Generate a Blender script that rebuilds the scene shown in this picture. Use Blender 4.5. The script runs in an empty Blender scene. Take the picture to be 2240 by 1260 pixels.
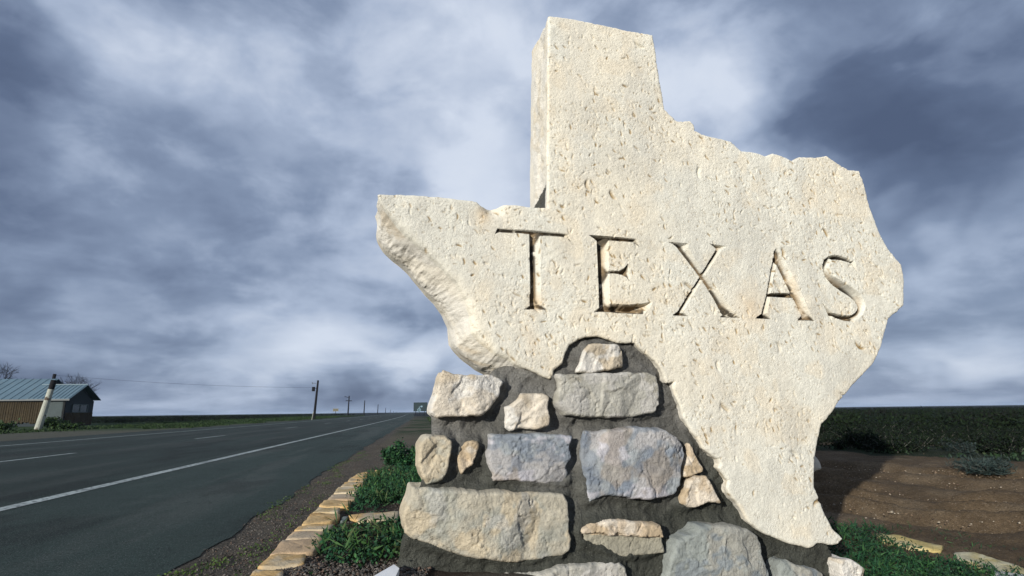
import bpy, math, random
import numpy as np
from mathutils import Matrix, Vector
random.seed(7); rng = np.random.default_rng(11)
S = bpy.context.scene
COL = S.collection
R_ = math.radians

# ------------------------------------------------------------------ camera
cd = bpy.data.cameras.new('camera'); cam = bpy.data.objects.new('camera', cd); COL.objects.link(cam)
cam.matrix_world = Matrix.Translation((0, 0, 0.75)) @ Matrix.Rotation(math.pi/2 + R_(12.336), 4, 'X') @ Matrix.Rotation(R_(-0.69), 4, 'Z')
cd.sensor_width = 36; cd.lens = 36*1230/2240
cd.clip_start = 0.05; cd.clip_end = 30000
S.camera = cam
S.view_settings.view_transform = 'Standard'; S.view_settings.look = 'None'
S.view_settings.exposure = 0.0; S.view_settings.gamma = 1.0
S.render.engine = 'CYCLES'

# ------------------------------------------------------------------ light
SUN_EL, SUN_AZ = 15.0, -149.0            # azimuth from +Y, clockwise: low left, behind the camera
sd = bpy.data.lights.new('sun', 'SUN'); so = bpy.data.objects.new('sun', sd); COL.objects.link(so)
sd.energy = 5.0; sd.angle = R_(0.9); sd.color = (1.0, 0.955, 0.885)
sv = Vector((math.sin(R_(SUN_AZ))*math.cos(R_(SUN_EL)), math.cos(R_(SUN_AZ))*math.cos(R_(SUN_EL)), math.sin(R_(SUN_EL))))
so.rotation_euler = sv.to_track_quat('Z', 'Y').to_euler()
so.location = sv*50

# cloudy sky: soft banks at azimuth / elevation, amplitude of brightness
BLOBS = [(-0.058,0.477,0.123,0.113,0.33),(-0.031,0.649,0.183,0.060,0.15),(0.360,0.540,0.087,0.089,0.34),(-0.174,0.547,0.052,0.036,-0.12),(-0.554,0.546,0.106,0.050,0.15),(-0.771,0.488,0.067,0.049,-0.20),(-0.764,0.347,0.055,0.093,-0.22),(-0.736,0.187,0.046,0.048,-0.10),(0.607,0.409,0.156,0.071,-0.30),(0.715,0.302,0.099,0.055,-0.30),(0.532,0.574,0.137,0.043,-0.05),(0.731,0.519,0.082,0.044,0.10),(0.690,0.204,0.080,0.038,0.25),(0.721,0.149,0.056,0.030,0.12),(0.692,0.052,0.096,0.013,-0.15),(0.663,0.089,0.076,0.019,0.14),(-0.156,0.182,0.056,0.048,-0.20),(-0.276,0.218,0.069,0.039,-0.05),(-0.154,0.087,0.087,0.039,0.30),(-0.316,0.108,0.074,0.031,0.10),(-0.282,0.021,0.218,0.012,-0.12),(-0.711,0.073,0.094,0.024,-0.22),(-0.432,0.479,0.111,0.083,0.05),]
W = bpy.data.worlds.new('World'); S.world = W; W.use_nodes = True
def build_world():
    nt = W.node_tree; nt.nodes.clear(); N = nt.nodes.new; K = nt.links.new
    def M(op, a, b=None, c=None):
        n = N('ShaderNodeMath'); n.operation = op
        for i, v in enumerate((a, b, c)):
            if v is None: continue
            if isinstance(v, (int, float)): n.inputs[i].default_value = v
            else: K(v, n.inputs[i])
        return n.outputs[0]
    tc = N('ShaderNodeTexCoord'); sx = N('ShaderNodeSeparateXYZ'); K(tc.outputs['Generated'], sx.inputs[0])
    x, y, z = sx.outputs
    az = M('ARCTAN2', x, y); el = M('ARCSINE', z)
    # cloud layer coordinates: a flattened ceiling seen in perspective
    den = M('ADD', M('MAXIMUM', z, 0.0), 0.16)
    cb = N('ShaderNodeCombineXYZ'); K(M('DIVIDE', x, den), cb.inputs[0]); K(M('DIVIDE', y, den), cb.inputs[1]); cb.inputs[2].default_value = 3.1
    def noise(scale, detail, rough, dist, vec, off=0.0):
        n = N('ShaderNodeTexNoise'); n.inputs['Scale'].default_value = scale; n.inputs['Detail'].default_value = detail
        n.inputs['Roughness'].default_value = rough; n.inputs['Distortion'].default_value = dist
        if off:
            a = N('ShaderNodeVectorMath'); a.operation = 'ADD'; K(vec, a.inputs[0]); a.inputs[1].default_value = (off, off*.7, off*1.3); vec = a.outputs[0]
        K(vec, n.inputs['Vector']); return n.outputs['Fac']
    dv = tc.outputs['Generated']
    w1 = M('MULTIPLY', M('SUBTRACT', noise(5.0, 3, .55, .3, dv), .5), 0.34)
    w2 = M('MULTIPLY', M('SUBTRACT', noise(6.0, 3, .55, .3, dv, 5.0), .5), 0.22)
    pc = N('ShaderNodeCombineXYZ'); K(M('ADD', az, w1), pc.inputs[0]); K(M('ADD', el, w2), pc.inputs[1])
    acc = None
    for (a, e, sa, se, am) in BLOBS:
        v = N('ShaderNodeVectorMath'); v.operation = 'SUBTRACT'; K(pc.outputs[0], v.inputs[0]); v.inputs[1].default_value = (a, e, 0)
        s = N('ShaderNodeVectorMath'); s.operation = 'MULTIPLY'; K(v.outputs[0], s.inputs[0]); s.inputs[1].default_value = (1/sa, 1/se, 0)
        d = N('ShaderNodeVectorMath'); d.operation = 'DOT_PRODUCT'; K(s.outputs[0], d.inputs[0]); K(s.outputs[0], d.inputs[1])
        g = M('MULTIPLY', M('EXPONENT', M('MULTIPLY', d.outputs['Value'], -0.5)), am)
        acc = g if acc is None else M('ADD', acc, g)
    fl = N('ShaderNodeCombineXYZ'); K(x, fl.inputs[0]); K(y, fl.inputs[1]); K(M('MULTIPLY', M('POWER', M('MAXIMUM', z, 0.0), 0.72), 1.9), fl.inputs[2])
    def edge(fac, lo, hi, amp):
        m = N('ShaderNodeMapRange'); m.interpolation_type = 'SMOOTHSTEP'; K(fac, m.inputs[0]); m.inputs[1].default_value = lo; m.inputs[2].default_value = hi; m.inputs[3].default_value = -amp; m.inputs[4].default_value = amp
        return m.outputs[0]
    n1 = edge(noise(2.3, 8, .46, .25, fl.outputs[0]), .33, .67, .19)
    n2 = edge(noise(5.6, 8, .52, .30, fl.outputs[0], 9.0), .37, .62, .10)
    n3 = M('MULTIPLY', M('SUBTRACT', noise(15.0, 6, .60, .3, fl.outputs[0], 3.0), .5), 0.20)
    L = M('ADD', M('ADD', M('ADD', M('ADD', acc, n1), n2), n3), 0.60)
    rp = N('ShaderNodeValToRGB'); K(M('MULTIPLY', L, 0.75), rp.inputs[0]); cr = rp.color_ramp
    stops = [(0.0, (.078, .108, .188)), (.25, (.120, .163, .265)), (.5, (.235, .300, .435)), (.72, (.41, .49, .645)), (1.0, (.66, .73, .86))]
    cr.elements[0].position = 0; cr.elements[0].color = (*stops[0][1], 1)
    cr.elements[1].position = 1; cr.elements[1].color = (*stops[-1][1], 1)
    stops = [(p*.75, c) for p, c in stops]+[(1.0, (.76, .82, .92))]
    cr.elements[1].color = (*stops[-1][1], 1)
    for p, c in stops[1:-1]:
        e = cr.elements.new(p); e.color = (*c, 1)
    sc = N('ShaderNodeVectorMath'); sc.operation = 'SCALE'; K(rp.outputs[0], sc.inputs[0]); sc.inputs['Scale'].default_value = 10.0
    sky = N('ShaderNodeTexSky'); sky.sky_type = 'NISHITA'; sky.sun_disc = False
    sky.sun_elevation = R_(SUN_EL); sky.sun_rotation = R_(SUN_AZ)
    mx = N('ShaderNodeMix'); mx.data_type = 'RGBA'; mx.inputs[0].default_value = 0.95
    K(sky.outputs[0], mx.inputs[6]); K(sc.outputs[0], mx.inputs[7])
    bg = N('ShaderNodeBackground'); bg.inputs[1].default_value = 0.1; K(mx.outputs[2], bg.inputs[0])
    o = N('ShaderNodeOutputWorld'); K(bg.outputs[0], o.inputs[0])
build_world()
try: W.cycles.sampling_method = 'MANUAL'; W.cycles.sample_map_resolution = 512
except Exception: pass

# ------------------------------------------------------------------ helpers
def hash2(ix, iy, seed):
    h = (ix.astype(np.int64)*374761393 + iy.astype(np.int64)*668265263 + seed*1274126177) & 0xffffffff
    h = ((h ^ (h >> 13))*1274126177) & 0xffffffff
    h = (h ^ (h >> 16)) & 0xffffffff
    return h/4294967295.0
def vnoise(x, y, seed=0):
    ix = np.floor(x); iy = np.floor(y); fx = x-ix; fy = y-iy
    u = fx*fx*fx*(fx*(fx*6-15)+10); v = fy*fy*fy*(fy*(fy*6-15)+10)
    a = hash2(ix, iy, seed); b = hash2(ix+1, iy, seed); c = hash2(ix, iy+1, seed); d = hash2(ix+1, iy+1, seed)
    return (a*(1-u)+b*u)*(1-v)+(c*(1-u)+d*u)*v
def fbm(x, y, seed=0, oct=4, rough=.5):
    t = 0; s = 0; am = 1; f = 1
    for o in range(oct):
        t = t+am*vnoise(x*f+o*17.3, y*f-o*9.1, seed+o); s += am; am *= rough; f *= 2.03
    return t/s            # 0..1
def sst(a, b, x):
    t = np.clip((x-a)/(b-a), 0, 1); return t*t*(3-2*t)

def np_mesh(name, verts, faces, mat=None, parent=None, smooth=True, col=None, link=True):
    """verts (n,3), faces (m,k) of one size or list of lists"""
    me = bpy.data.meshes.new(name)
    verts = np.asarray(verts, np.float32)
    if isinstance(faces, np.ndarray):
        m, k = faces.shape
        me.vertices.add(len(verts)); me.vertices.foreach_set('co', verts.ravel())
        me.loops.add(m*k); me.loops.foreach_set('vertex_index', faces.astype(np.int32).ravel())
        me.polygons.add(m); me.polygons.foreach_set('loop_start', np.arange(0, m*k, k, dtype=np.int32))
        try: me.polygons.foreach_set('loop_total', np.full(m, k, np.int32))
        except Exception: pass
        me.update(calc_edges=True)
    else:
        me.from_pydata([tuple(map(float, v)) for v in verts], [], faces); me.update()
    me.validate(verbose=False)
    if smooth: me.polygons.foreach_set('use_smooth', np.ones(len(me.polygons), bool))
    if col is not None:
        at = me.color_attributes.new('Col', 'FLOAT_COLOR', 'POINT')
        c4 = np.ones((len(me.vertices), 4), np.float32); c4[:, :3] = np.asarray(col, np.float32)[:len(me.vertices)]
        at.data.foreach_set('color', c4.ravel())
    if mat: me.materials.append(mat)
    if not link: return me
    o = bpy.data.objects.new(name, me); COL.objects.link(o)
    if parent: o.parent = parent
    return o
def empty(name, label, cat, loc=(0, 0, 0), rz=0, group=None):
    o = bpy.data.objects.new(name, None); COL.objects.link(o); o.location = loc; o.rotation_euler = (0, 0, rz)
    o.empty_display_size = .2
    return tag(o, label, cat, group)
def tag(o, label, cat, group=None):
    o['label'] = label; o['category'] = cat
    if group: o['group'] = group
    return o
def struct(o): o['kind'] = 'structure'; return o
class MB:
    """collects boxes, bars and prisms into one mesh"""
    def __init__(s): s.v = []; s.f = []
    def add(s, v, f):
        b = len(s.v); s.v += [tuple(p) for p in v]; s.f += [[i+b for i in q] for q in f]
    def box(s, x0, x1, y0, y1, z0, z1):
        s.add([(x, y, z) for z in (z0, z1) for y in (y0, y1) for x in (x0, x1)],
              [[0, 2, 3, 1], [4, 5, 7, 6], [0, 1, 5, 4], [2, 6, 7, 3], [0, 4, 6, 2], [1, 3, 7, 5]])
    def bar(s, a, b, r0, r1=None, n=8):
        a = Vector(a); b = Vector(b); r1 = r0 if r1 is None else r1
        q = (b-a).to_track_quat('Z', 'Y'); v = []
        for c, r in ((a, r0), (b, r1)):
            for i in range(n): v.append(c+q@Vector((r*math.cos(2*math.pi*i/n), r*math.sin(2*math.pi*i/n), 0)))
        f = [[i, (i+1) % n, n+(i+1) % n, n+i] for i in range(n)]+[list(range(n))[::-1], list(range(n, 2*n))]
        s.add(v, f)
    def prism(s, pts, h):      # pts 3D polygon, h vector
        n = len(pts); h = Vector(h)
        v = [Vector(p) for p in pts]+[Vector(p)+h for p in pts]
        s.add(v, [list(range(n))[::-1], list(range(n, 2*n))]+[[i, (i+1) % n, n+(i+1) % n, n+i] for i in range(n)])
    def build(s, name, mat, parent=None, smooth=False):
        o = np_mesh(name, np.array(s.v), s.f, mat, parent, smooth); 
        return o

# ------------------------------------------------------------------ materials
def material(name, base=(.5, .5, .5), rough=.9, attr=False, var=None, bump=0, bscale=60, spec=.3, detail=None, metallic=0, coord='Object'):
    """var: list of (scale, amount) brightness noises; detail: (scale, colour, lo, hi) speckle"""
    m = bpy.data.materials.new(name); m.use_nodes = True; nt = m.node_tree; b = nt.nodes['Principled BSDF']
    N = nt.nodes.new; K = nt.links.new
    b.inputs['Roughness'].default_value = rough; b.inputs['Specular IOR Level'].default_value = spec; b.inputs['Metallic'].default_value = metallic
    tc = N('ShaderNodeTexCoord'); vec = tc.outputs[coord]
    if attr:
        a = N('ShaderNodeVertexColor'); a.layer_name = 'Col'; c = a.outputs[0]
    else:
        r = N('ShaderNodeRGB'); r.outputs[0].default_value = (*base, 1); c = r.outputs[0]
    for (sc, am) in (var or []):
        n = N('ShaderNodeTexNoise'); K(vec, n.inputs['Vector']); n.inputs['Scale'].default_value = sc; n.inputs['Detail'].default_value = 4; n.inputs['Roughness'].default_value = .6
        mr = N('ShaderNodeMapRange'); K(n.outputs['Fac'], mr.inputs[0]); mr.inputs[1].default_value = .28; mr.inputs[2].default_value = .72
        mr.inputs[3].default_value = 1-am; mr.inputs[4].default_value = 1+am
        v = N('ShaderNodeVectorMath'); v.operation = 'SCALE'; K(c, v.inputs[0]); K(mr.outputs[0], v.inputs['Scale']); c = v.outputs[0]
    for (sc, colr, lo, hi) in (detail or []):
        n = N('ShaderNodeTexNoise'); K(vec, n.inputs['Vector']); n.inputs['Scale'].default_value = sc; n.inputs['Detail'].default_value = 3
        mr = N('ShaderNodeMapRange'); K(n.outputs['Fac'], mr.inputs[0]); mr.inputs[1].default_value = lo; mr.inputs[2].default_value = hi
        mx = N('ShaderNodeMix'); mx.data_type = 'RGBA'; K(mr.outputs[0], mx.inputs[0]); K(c, mx.inputs[6]); mx.inputs[7].default_value = (*colr, 1); c = mx.outputs[2]
    K(c, b.inputs['Base Color'])
    if bump:
        n = N('ShaderNodeTexNoise'); K(vec, n.inputs['Vector']); n.inputs['Scale'].default_value = bscale; n.inputs['Detail'].default_value = 5; n.inputs['Roughness'].default_value = .65
        bp = N('ShaderNodeBump'); bp.inputs['Distance'].default_value = bump; bp.inputs['Strength'].default_value = 1; K(n.outputs['Fac'], bp.inputs['Height']); K(bp.outputs[0], b.inputs['Normal'])
    return m

M_slab = material('shell_limestone', attr=True, rough=.85, var=[(2.2, .05), (14, .05), (70, .07), (190, .13)], bump=.006, bscale=150, spec=.25, detail=[(230, (.42, .30, .14), .66, .74)])
M_rock = material('quarry_stone', attr=True, rough=.9, var=[(6, .10), (45, .13), (210, .12)], bump=.011, bscale=75, spec=.2)
M_mortar = material('mortar', attr=True, rough=.95, var=[(9, .25), (90, .22)], bump=.022, bscale=85, spec=.15, detail=[(260, (.30, .29, .25), .66, .73), (120, (.02, .02, .015), .66, .76)])
M_flag = material('sandstone', attr=True, rough=.9, var=[(9, .12), (60, .15)], bump=.006, bscale=50, spec=.2)
M_ground = material('earth', attr=True, rough=1, var=[(1.3, .12), (7, .16), (38, .30), (140, .3)], bump=.02, bscale=60, spec=.1, detail=[(75, (.20, .165, .13), .64, .70)])
M_asphalt = material('asphalt', attr=True, rough=.92, var=[(.35, .10), (3, .08), (22, .25), (90, .5), (300, .35)], bump=.006, bscale=180, spec=.18, detail=[(120, (.16, .17, .16), .60, .68), (70, (.006, .008, .008), .60, .70)])
M_paint = material('road_paint', (.34, .38, .36), rough=.8, var=[(1.2, .2), (40, .25)], detail=[(22, (.05, .06, .06), .50, .66), (2.5, (.10, .11, .11), .55, .75)])
M_leaf = material('leaf', attr=True, rough=.7, spec=.25)
M_pebble = material('pebble', attr=True, rough=.9, var=[(60, .15)], spec=.2)
M_scrub = material('scrub_leaf', attr=True, rough=.9, spec=.1)
M_twig = material('dry_twig', (.10, .10, .085), rough=.9, var=[(9, .2)])
M_woodpole = material('creosoted_wood', (.009, .009, .011), rough=.9, var=[(5, .3)])
M_roof = material('corrugated_roof_metal', (.10, .16, .195), rough=.5, var=[(.8, .12), (6, .10)], spec=.4, detail=[(1.7, (.12, .17, .19), .6, .75)])
M_corr = material('galvanised_sheet', (.075, .105, .105), rough=.6, var=[(1.2, .15), (9, .12)], spec=.4)
M_slat = material('weathered_board', (.040, .030, .015), rough=.9, var=[(.9, .3), (9, .3)])
M_dark = material('dark_interior', (.012, .014, .014), rough=.9)
M_darkwood = material('dark_trim', (.03, .04, .045), rough=.9)
M_white = material('flaking_white_paint', (.36, .37, .31), rough=.85, var=[(3, .15)], detail=[(3.2, (.09, .07, .05), .60, .66), (14, (.10, .08, .05), .66, .72)])
M_glass = material('window_glass', (.03, .045, .05), rough=.15, spec=.5)
M_signback = material('sign_green', (.008, .022, .026), rough=.7)
M_signlite = material('sign_print', (.16, .25, .30), rough=.7)
M_signtan = material('sign_tan', (.16, .15, .10), rough=.7)
M_steel = material('galvanised_post', (.12, .13, .13), rough=.6)

def add_cracks(m, sc, wdt, colr):
    nt = m.node_tree; N = nt.nodes.new; K = nt.links.new; bs = nt.nodes['Principled BSDF']; src = bs.inputs['Base Color'].links[0].from_socket
    tc = N('ShaderNodeTexCoord'); n = N('ShaderNodeTexNoise'); K(tc.outputs['Object'], n.inputs['Vector']); n.inputs['Scale'].default_value = sc; n.inputs['Detail'].default_value = 6; n.inputs['Roughness'].default_value = .6
    a = N('ShaderNodeMath'); a.operation = 'SUBTRACT'; K(n.outputs['Fac'], a.inputs[0]); a.inputs[1].default_value = .5
    q = N('ShaderNodeMath'); q.operation = 'ABSOLUTE'; K(a.outputs[0], q.inputs[0])
    mr = N('ShaderNodeMapRange'); K(q.outputs[0], mr.inputs[0]); mr.inputs[1].default_value = 0; mr.inputs[2].default_value = wdt; mr.inputs[3].default_value = .75; mr.inputs[4].default_value = 0
    n2 = N('ShaderNodeTexNoise'); K(tc.outputs['Object'], n2.inputs['Vector']); n2.inputs['Scale'].default_value = sc*.8; g = N('ShaderNodeMapRange'); K(n2.outputs['Fac'], g.inputs[0]); g.inputs[1].default_value = .5; g.inputs[2].default_value = .58
    p = N('ShaderNodeMath'); p.operation = 'MULTIPLY'; K(mr.outputs[0], p.inputs[0]); K(g.outputs[0], p.inputs[1])
    mx = N('ShaderNodeMix'); mx.data_type = 'RGBA'; K(p.outputs[0], mx.inputs[0]); K(src, mx.inputs[6]); mx.inputs[7].default_value = (*colr, 1); K(mx.outputs[2], bs.inputs['Base Color'])
add_cracks(M_asphalt, .55, .0035, (.010, .012, .012))
add_cracks(M_rock, 3.5, .004, (.12, .10, .08))
add_cracks(M_mortar, 3.0, .003, (.02, .02, .018))
add_cracks(M_slab, 1.7, .0016, (.33, .27, .17))
# ------------------------------------------------------------------ ground
def gh(x, y):
    r = np.clip(-0.13*(x+.55), -.40, 0)
    return r*(1-sst(4.2, 8.7, y))*(1-sst(3.2, 7.2, x))
RA = R_(-8.9); RD = np.array([math.sin(RA), math.cos(RA)]); RL = np.array([math.cos(RA), -math.sin(RA)])
def road_xy(s, lat):
    """point at distance s along the highway and offset lat to its right; it bends gently far away"""
    s = np.asarray(s, float); k = 0.026
    bend = -np.where(s > 45, (s-45)*k*np.clip((s-45)/120, 0, 1)*.5 + np.maximum(s-165, 0)*0, 0)
    return np.stack([RD[0]*s+RL[0]*(lat+bend), RD[1]*s+RL[1]*(lat+bend)], -1)
def inpoly(x, y, P):
    P = np.asarray(P); r = np.zeros(np.shape(x), bool); n = len(P); j = n-1
    for i in range(n):
        xi, yi = P[i]; xj, yj = P[j]
        c = ((yi > y) != (yj > y))
        with np.errstate(divide='ignore', invalid='ignore'):
            c &= x < (xj-xi)*(y-yi)/(yj-yi+1e-12)+xi
        r ^= c; j = i
    return r
def graded(lo, hi, fine_lo, fine_hi, st, g):
    a = list(np.arange(fine_lo, fine_hi, st)); d = st; v = a[-1]
    while v < hi: d *= g; v += d; a.append(v)
    d = st; v = a[0]; pre = []
    while v > lo: d *= g; v -= d; pre.append(v)
    return np.array(pre[::-1]+a)
gx = graded(-9000, 9000, -3.0, 6.2, .035, 1.07); gy = graded(-400, 9000, 2.3, 8.2, .035, 1.07)
GX, GY = np.meshgrid(gx, gy)
lat = GX*RL[0]+GY*RL[1]; alo = GX*RD[0]+GY*RD[1]
near = (1-sst(25, 60, np.hypot(GX, GY)))
GZ = gh(GX, GY) + near*((fbm(GX*2, GY*2, 1)-.5)*.05 + (fbm(GX*9, GY*9, 2, 3)-.5)*.022+(fbm(GX*20, GY*20, 3, 2)-.5)*.018*sst(1.5, 2.5, GX))*sst(-1.5, -1.0, lat)
# wheel ruts in the dirt track on the right
rd = np.array([1.292, -1.05]); rd /= np.linalg.norm(rd); rn = np.array([-rd[1], rd[0]])
rt = GX*rn[0]+GY*rn[1]; r0 = 3.686*rn[0]+6.874*rn[1]
wob = (fbm(GX*.8, GY*.8, 8, 3)-.5)*.55; rmod = .25+1.5*sst(.35, .65, fbm(GX*.9, GY*.9, 13, 3))
trk = sst(1.8, 3.2, GX)
for o_, w_, d_ in ((0.0, .12, .075), (-.42, .10, .06), (-.80, .14, .06), (.55, .16, .04), (1.05, .2, .05), (1.7, .2, .04)):
    GZ -= rmod*d_*np.exp(-((rt+wob-r0-o_)/w_)**2)*trk*near
    GZ += rmod*d_*.7*np.exp(-((rt+wob-r0-o_-1.9*w_)/w_)**2)*trk*near
GZ = np.where(lat < -1.15, -0.005, GZ)
# earth colours
def mixc(a, b, t): return a*(1-t[..., None])+np.asarray(b)*t[..., None]
n_lo = fbm(GX*.6, GY*.6, 21, 4); n_mid = fbm(GX*3, GY*3, 22, 4); n_far = fbm(GX*.05, GY*.05, 23, 4)
C = np.zeros(GX.shape+(3,))+np.array([.085, .075, .060])
C = mixc(C, (.086, .062, .038), sst(.4, 2.2, GX-0.0*GY)*sst(2.2, 3.5, GY))                     # red dirt to the right
C = mixc(C, (.125, .095, .062), sst(.5, .7, n_mid)*.6*sst(1.0, 2.5, GX))
sand_edge = np.interp(GX, [2, 5.4, 5.6, 5.75, 6.6, 9, 40], [11.5, 10.4, 10.0, 8.9, 8.0, 7.2, 6.5])
g_r = sst(-.25, .5, GY-sand_edge+(n_mid-.5)*2.2)*sst(.5, 3.0, GX)
C = mixc(C, (.012, .022, .011), g_r*sst(.30, .5, n_lo)*.93)
far_t = sst(14, 40, GY+np.abs(GX)*.3)
verge = (lat > -1.0)*sst(9, 16, GY)*(1-sst(.5, 3, GX))
C = mixc(C, (.10, .088, .062), verge*(1-sst(14, 22, GY)*sst(.45, .6, n_lo)*.0))
C = mixc(C, (.020, .040, .016), verge*sst(17, 24, GY)*sst(.35, .5, n_lo)*.9)
left = lat < -13
C = mixc(C, (.085, .085, .065), left*1.0)
C = mixc(C, (.022, .048, .012), left*np.maximum(sst(-19.0, -23.0, lat+(n_lo-.5)*6), sst(30, 38, alo)*sst(-13.6, -14.6, lat))*.9)
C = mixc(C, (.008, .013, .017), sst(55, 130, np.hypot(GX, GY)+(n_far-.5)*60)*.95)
bed = [(-1.93, 7.9), (-1.0, 8.3), (-.35, 5.6), (-.2, 3.4), (-.3, 2.3), (-1.1, 2.3), (-1.15, 3.43), (-1.36, 4.84)]
bd = inpoly(GX, GY, bed)
C = mixc(C, (.045, .034, .026), bd*.9)
i = np.arange((len(gy)-1)*(len(gx)-1)); nx = len(gx); r_ = i//(nx-1); c_ = i % (nx-1); a_ = r_*nx+c_
F = np.stack([a_, a_+1, a_+nx+1, a_+nx], 1)
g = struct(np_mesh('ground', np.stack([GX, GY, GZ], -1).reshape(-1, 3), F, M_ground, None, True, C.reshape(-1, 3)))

# ------------------------------------------------------------------ highway
def strip(name, s0, s1, l0, l1, z, mat, ragged0=0, ragged1=0, nl=2, colf=None):
    s = [s0]; d = .12
    while s[-1] < s1: s.append(min(s1, s[-1]+d)); d = min(d*1.02 if s[-1] > 8 else d, 60)
    s = np.array(s); T = np.linspace(0, 1, nl)
    e0 = l0+ragged0*((fbm(s*1.1, s*0+3, 31, 4)-.5)*2+(fbm(s*6, s*0+9, 33, 2)-.5)); e1 = l1+ragged1*((fbm(s*1.1, s*0+5, 32, 4)-.5)*2+(fbm(s*6, s*0+19, 33, 2)-.5)*1.0)
    P = np.stack([np.concatenate([road_xy(s, e0*(1-t)+e1*t), np.full((len(s), 1), z)], 1) for t in T], 1)
    n = len(s); a = (np.arange(n-1)[:, None]*nl+np.arange(nl-1)[None]).ravel()
    F = np.stack([a, a+1, a+nl+1, a+nl], 1)
    V = P.reshape(-1, 3)
    col = colf(V) if colf is not None else None
    return struct(np_mesh(name, V, F, mat, None, False, col))
def asph(V):
    l = V[:, 0]*RL[0]+V[:, 1]*RL[1]; s = V[:, 0]*RD[0]+V[:, 1]*RD[1]
    c = np.zeros((len(V), 3))+np.array([.022, .035, .030])
    n = fbm(l*2.2, s*.16, 41, 5, .6); m = fbm(l*.5, s*.5, 45, 4); c *= (.62+.5*n+.3*m)[:, None]; c = mixc(c, (.046, .054, .048), sst(.54, .68, n)*.6)
    for w in (-4.4, -6.2, -8.3, -10.1): c *= (1-.20*np.exp(-((l-w)/.45)**2))[:, None]     # wheel paths
    for w, d_, a_ in ((-3.95, .06, .35), (-7.45, .05, .35), (-2.3, .05, .2)): c *= (1-a_*np.exp(-((l+.12*(fbm(s*.5, s*0, 48, 3)-.5)-w)/d_)**2))[:, None]
    c *= (1-.35*sst(.60, .70, fbm(l*1.6, s*.45, 49, 4)))[:, None]
    c *= (1+.30*sst(-3.6, -2.9, l))[:, None]                                                 # paler worn shoulder
    return c
strip('highway', 1.0, 4200, -13.3, -1.25, .0, M_asphalt, .10, .09, 150, asph)
strip('road_edge_line', 1.5, 900, -3.52, -3.38, .004, M_paint)
strip('road_edge_line', 3, 900, -11.1, -10.98, .004, M_paint)
for k in range(12):
    s0 = 5.0+k*12.2; strip('road_centre_dash', s0+2.6 if k else 2, s0+(8.4 if k == 0 else 5.4), -7.2, -7.10, .004, M_paint)

# ------------------------------------------------------------------ carved and quarried stone
def poly_densify(P, step, amp, seed):
    P = np.asarray(P, float); out = []
    for i in range(len(P)):
        a = P[i]; b = P[(i+1) % len(P)]; n = max(1, int(np.linalg.norm(b-a)/step))
        for k in range(n): out.append(a+(b-a)*k/n)
    out = np.array(out); t = np.roll(out, -1, 0)-np.roll(out, 1, 0); t /= np.linalg.norm(t, axis=1)[:, None]+1e-9
    nn = np.stack([t[:, 1], -t[:, 0]], 1)
    w = (fbm(out[:, 0]*22+seed, out[:, 1]*22, seed, 4, .65)-.5)*2*amp
    return out+nn*w[:, None]
def seg_near(X, Y, P):
    """distance, outward direction index to closed polyline"""
    A = P; B = np.roll(P, -1, 0); D = B-A; L = (D**2).sum(1)+1e-12
    bd = np.empty(len(X)); bi = np.empty(len(X), int); bp = np.empty((len(X), 2))
    for s in range(0, len(X), 2500):
        x = X[s:s+2500, None]; y = Y[s:s+2500, None]
        t = np.clip(((x-A[:, 0])*D[:, 0]+(y-A[:, 1])*D[:, 1])/L, 0, 1)
        px = A[:, 0]+t*D[:, 0]; py = A[:, 1]+t*D[:, 1]; d = (x-px)**2+(y-py)**2
        j = d.argmin(1); r = np.arange(len(j)); bd[s:s+2500] = np.sqrt(d[r, j]); bi[s:s+2500] = j; bp[s:s+2500, 0] = px[r, j]; bp[s:s+2500, 1] = py[r, j]
    return bd, bi, bp
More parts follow.
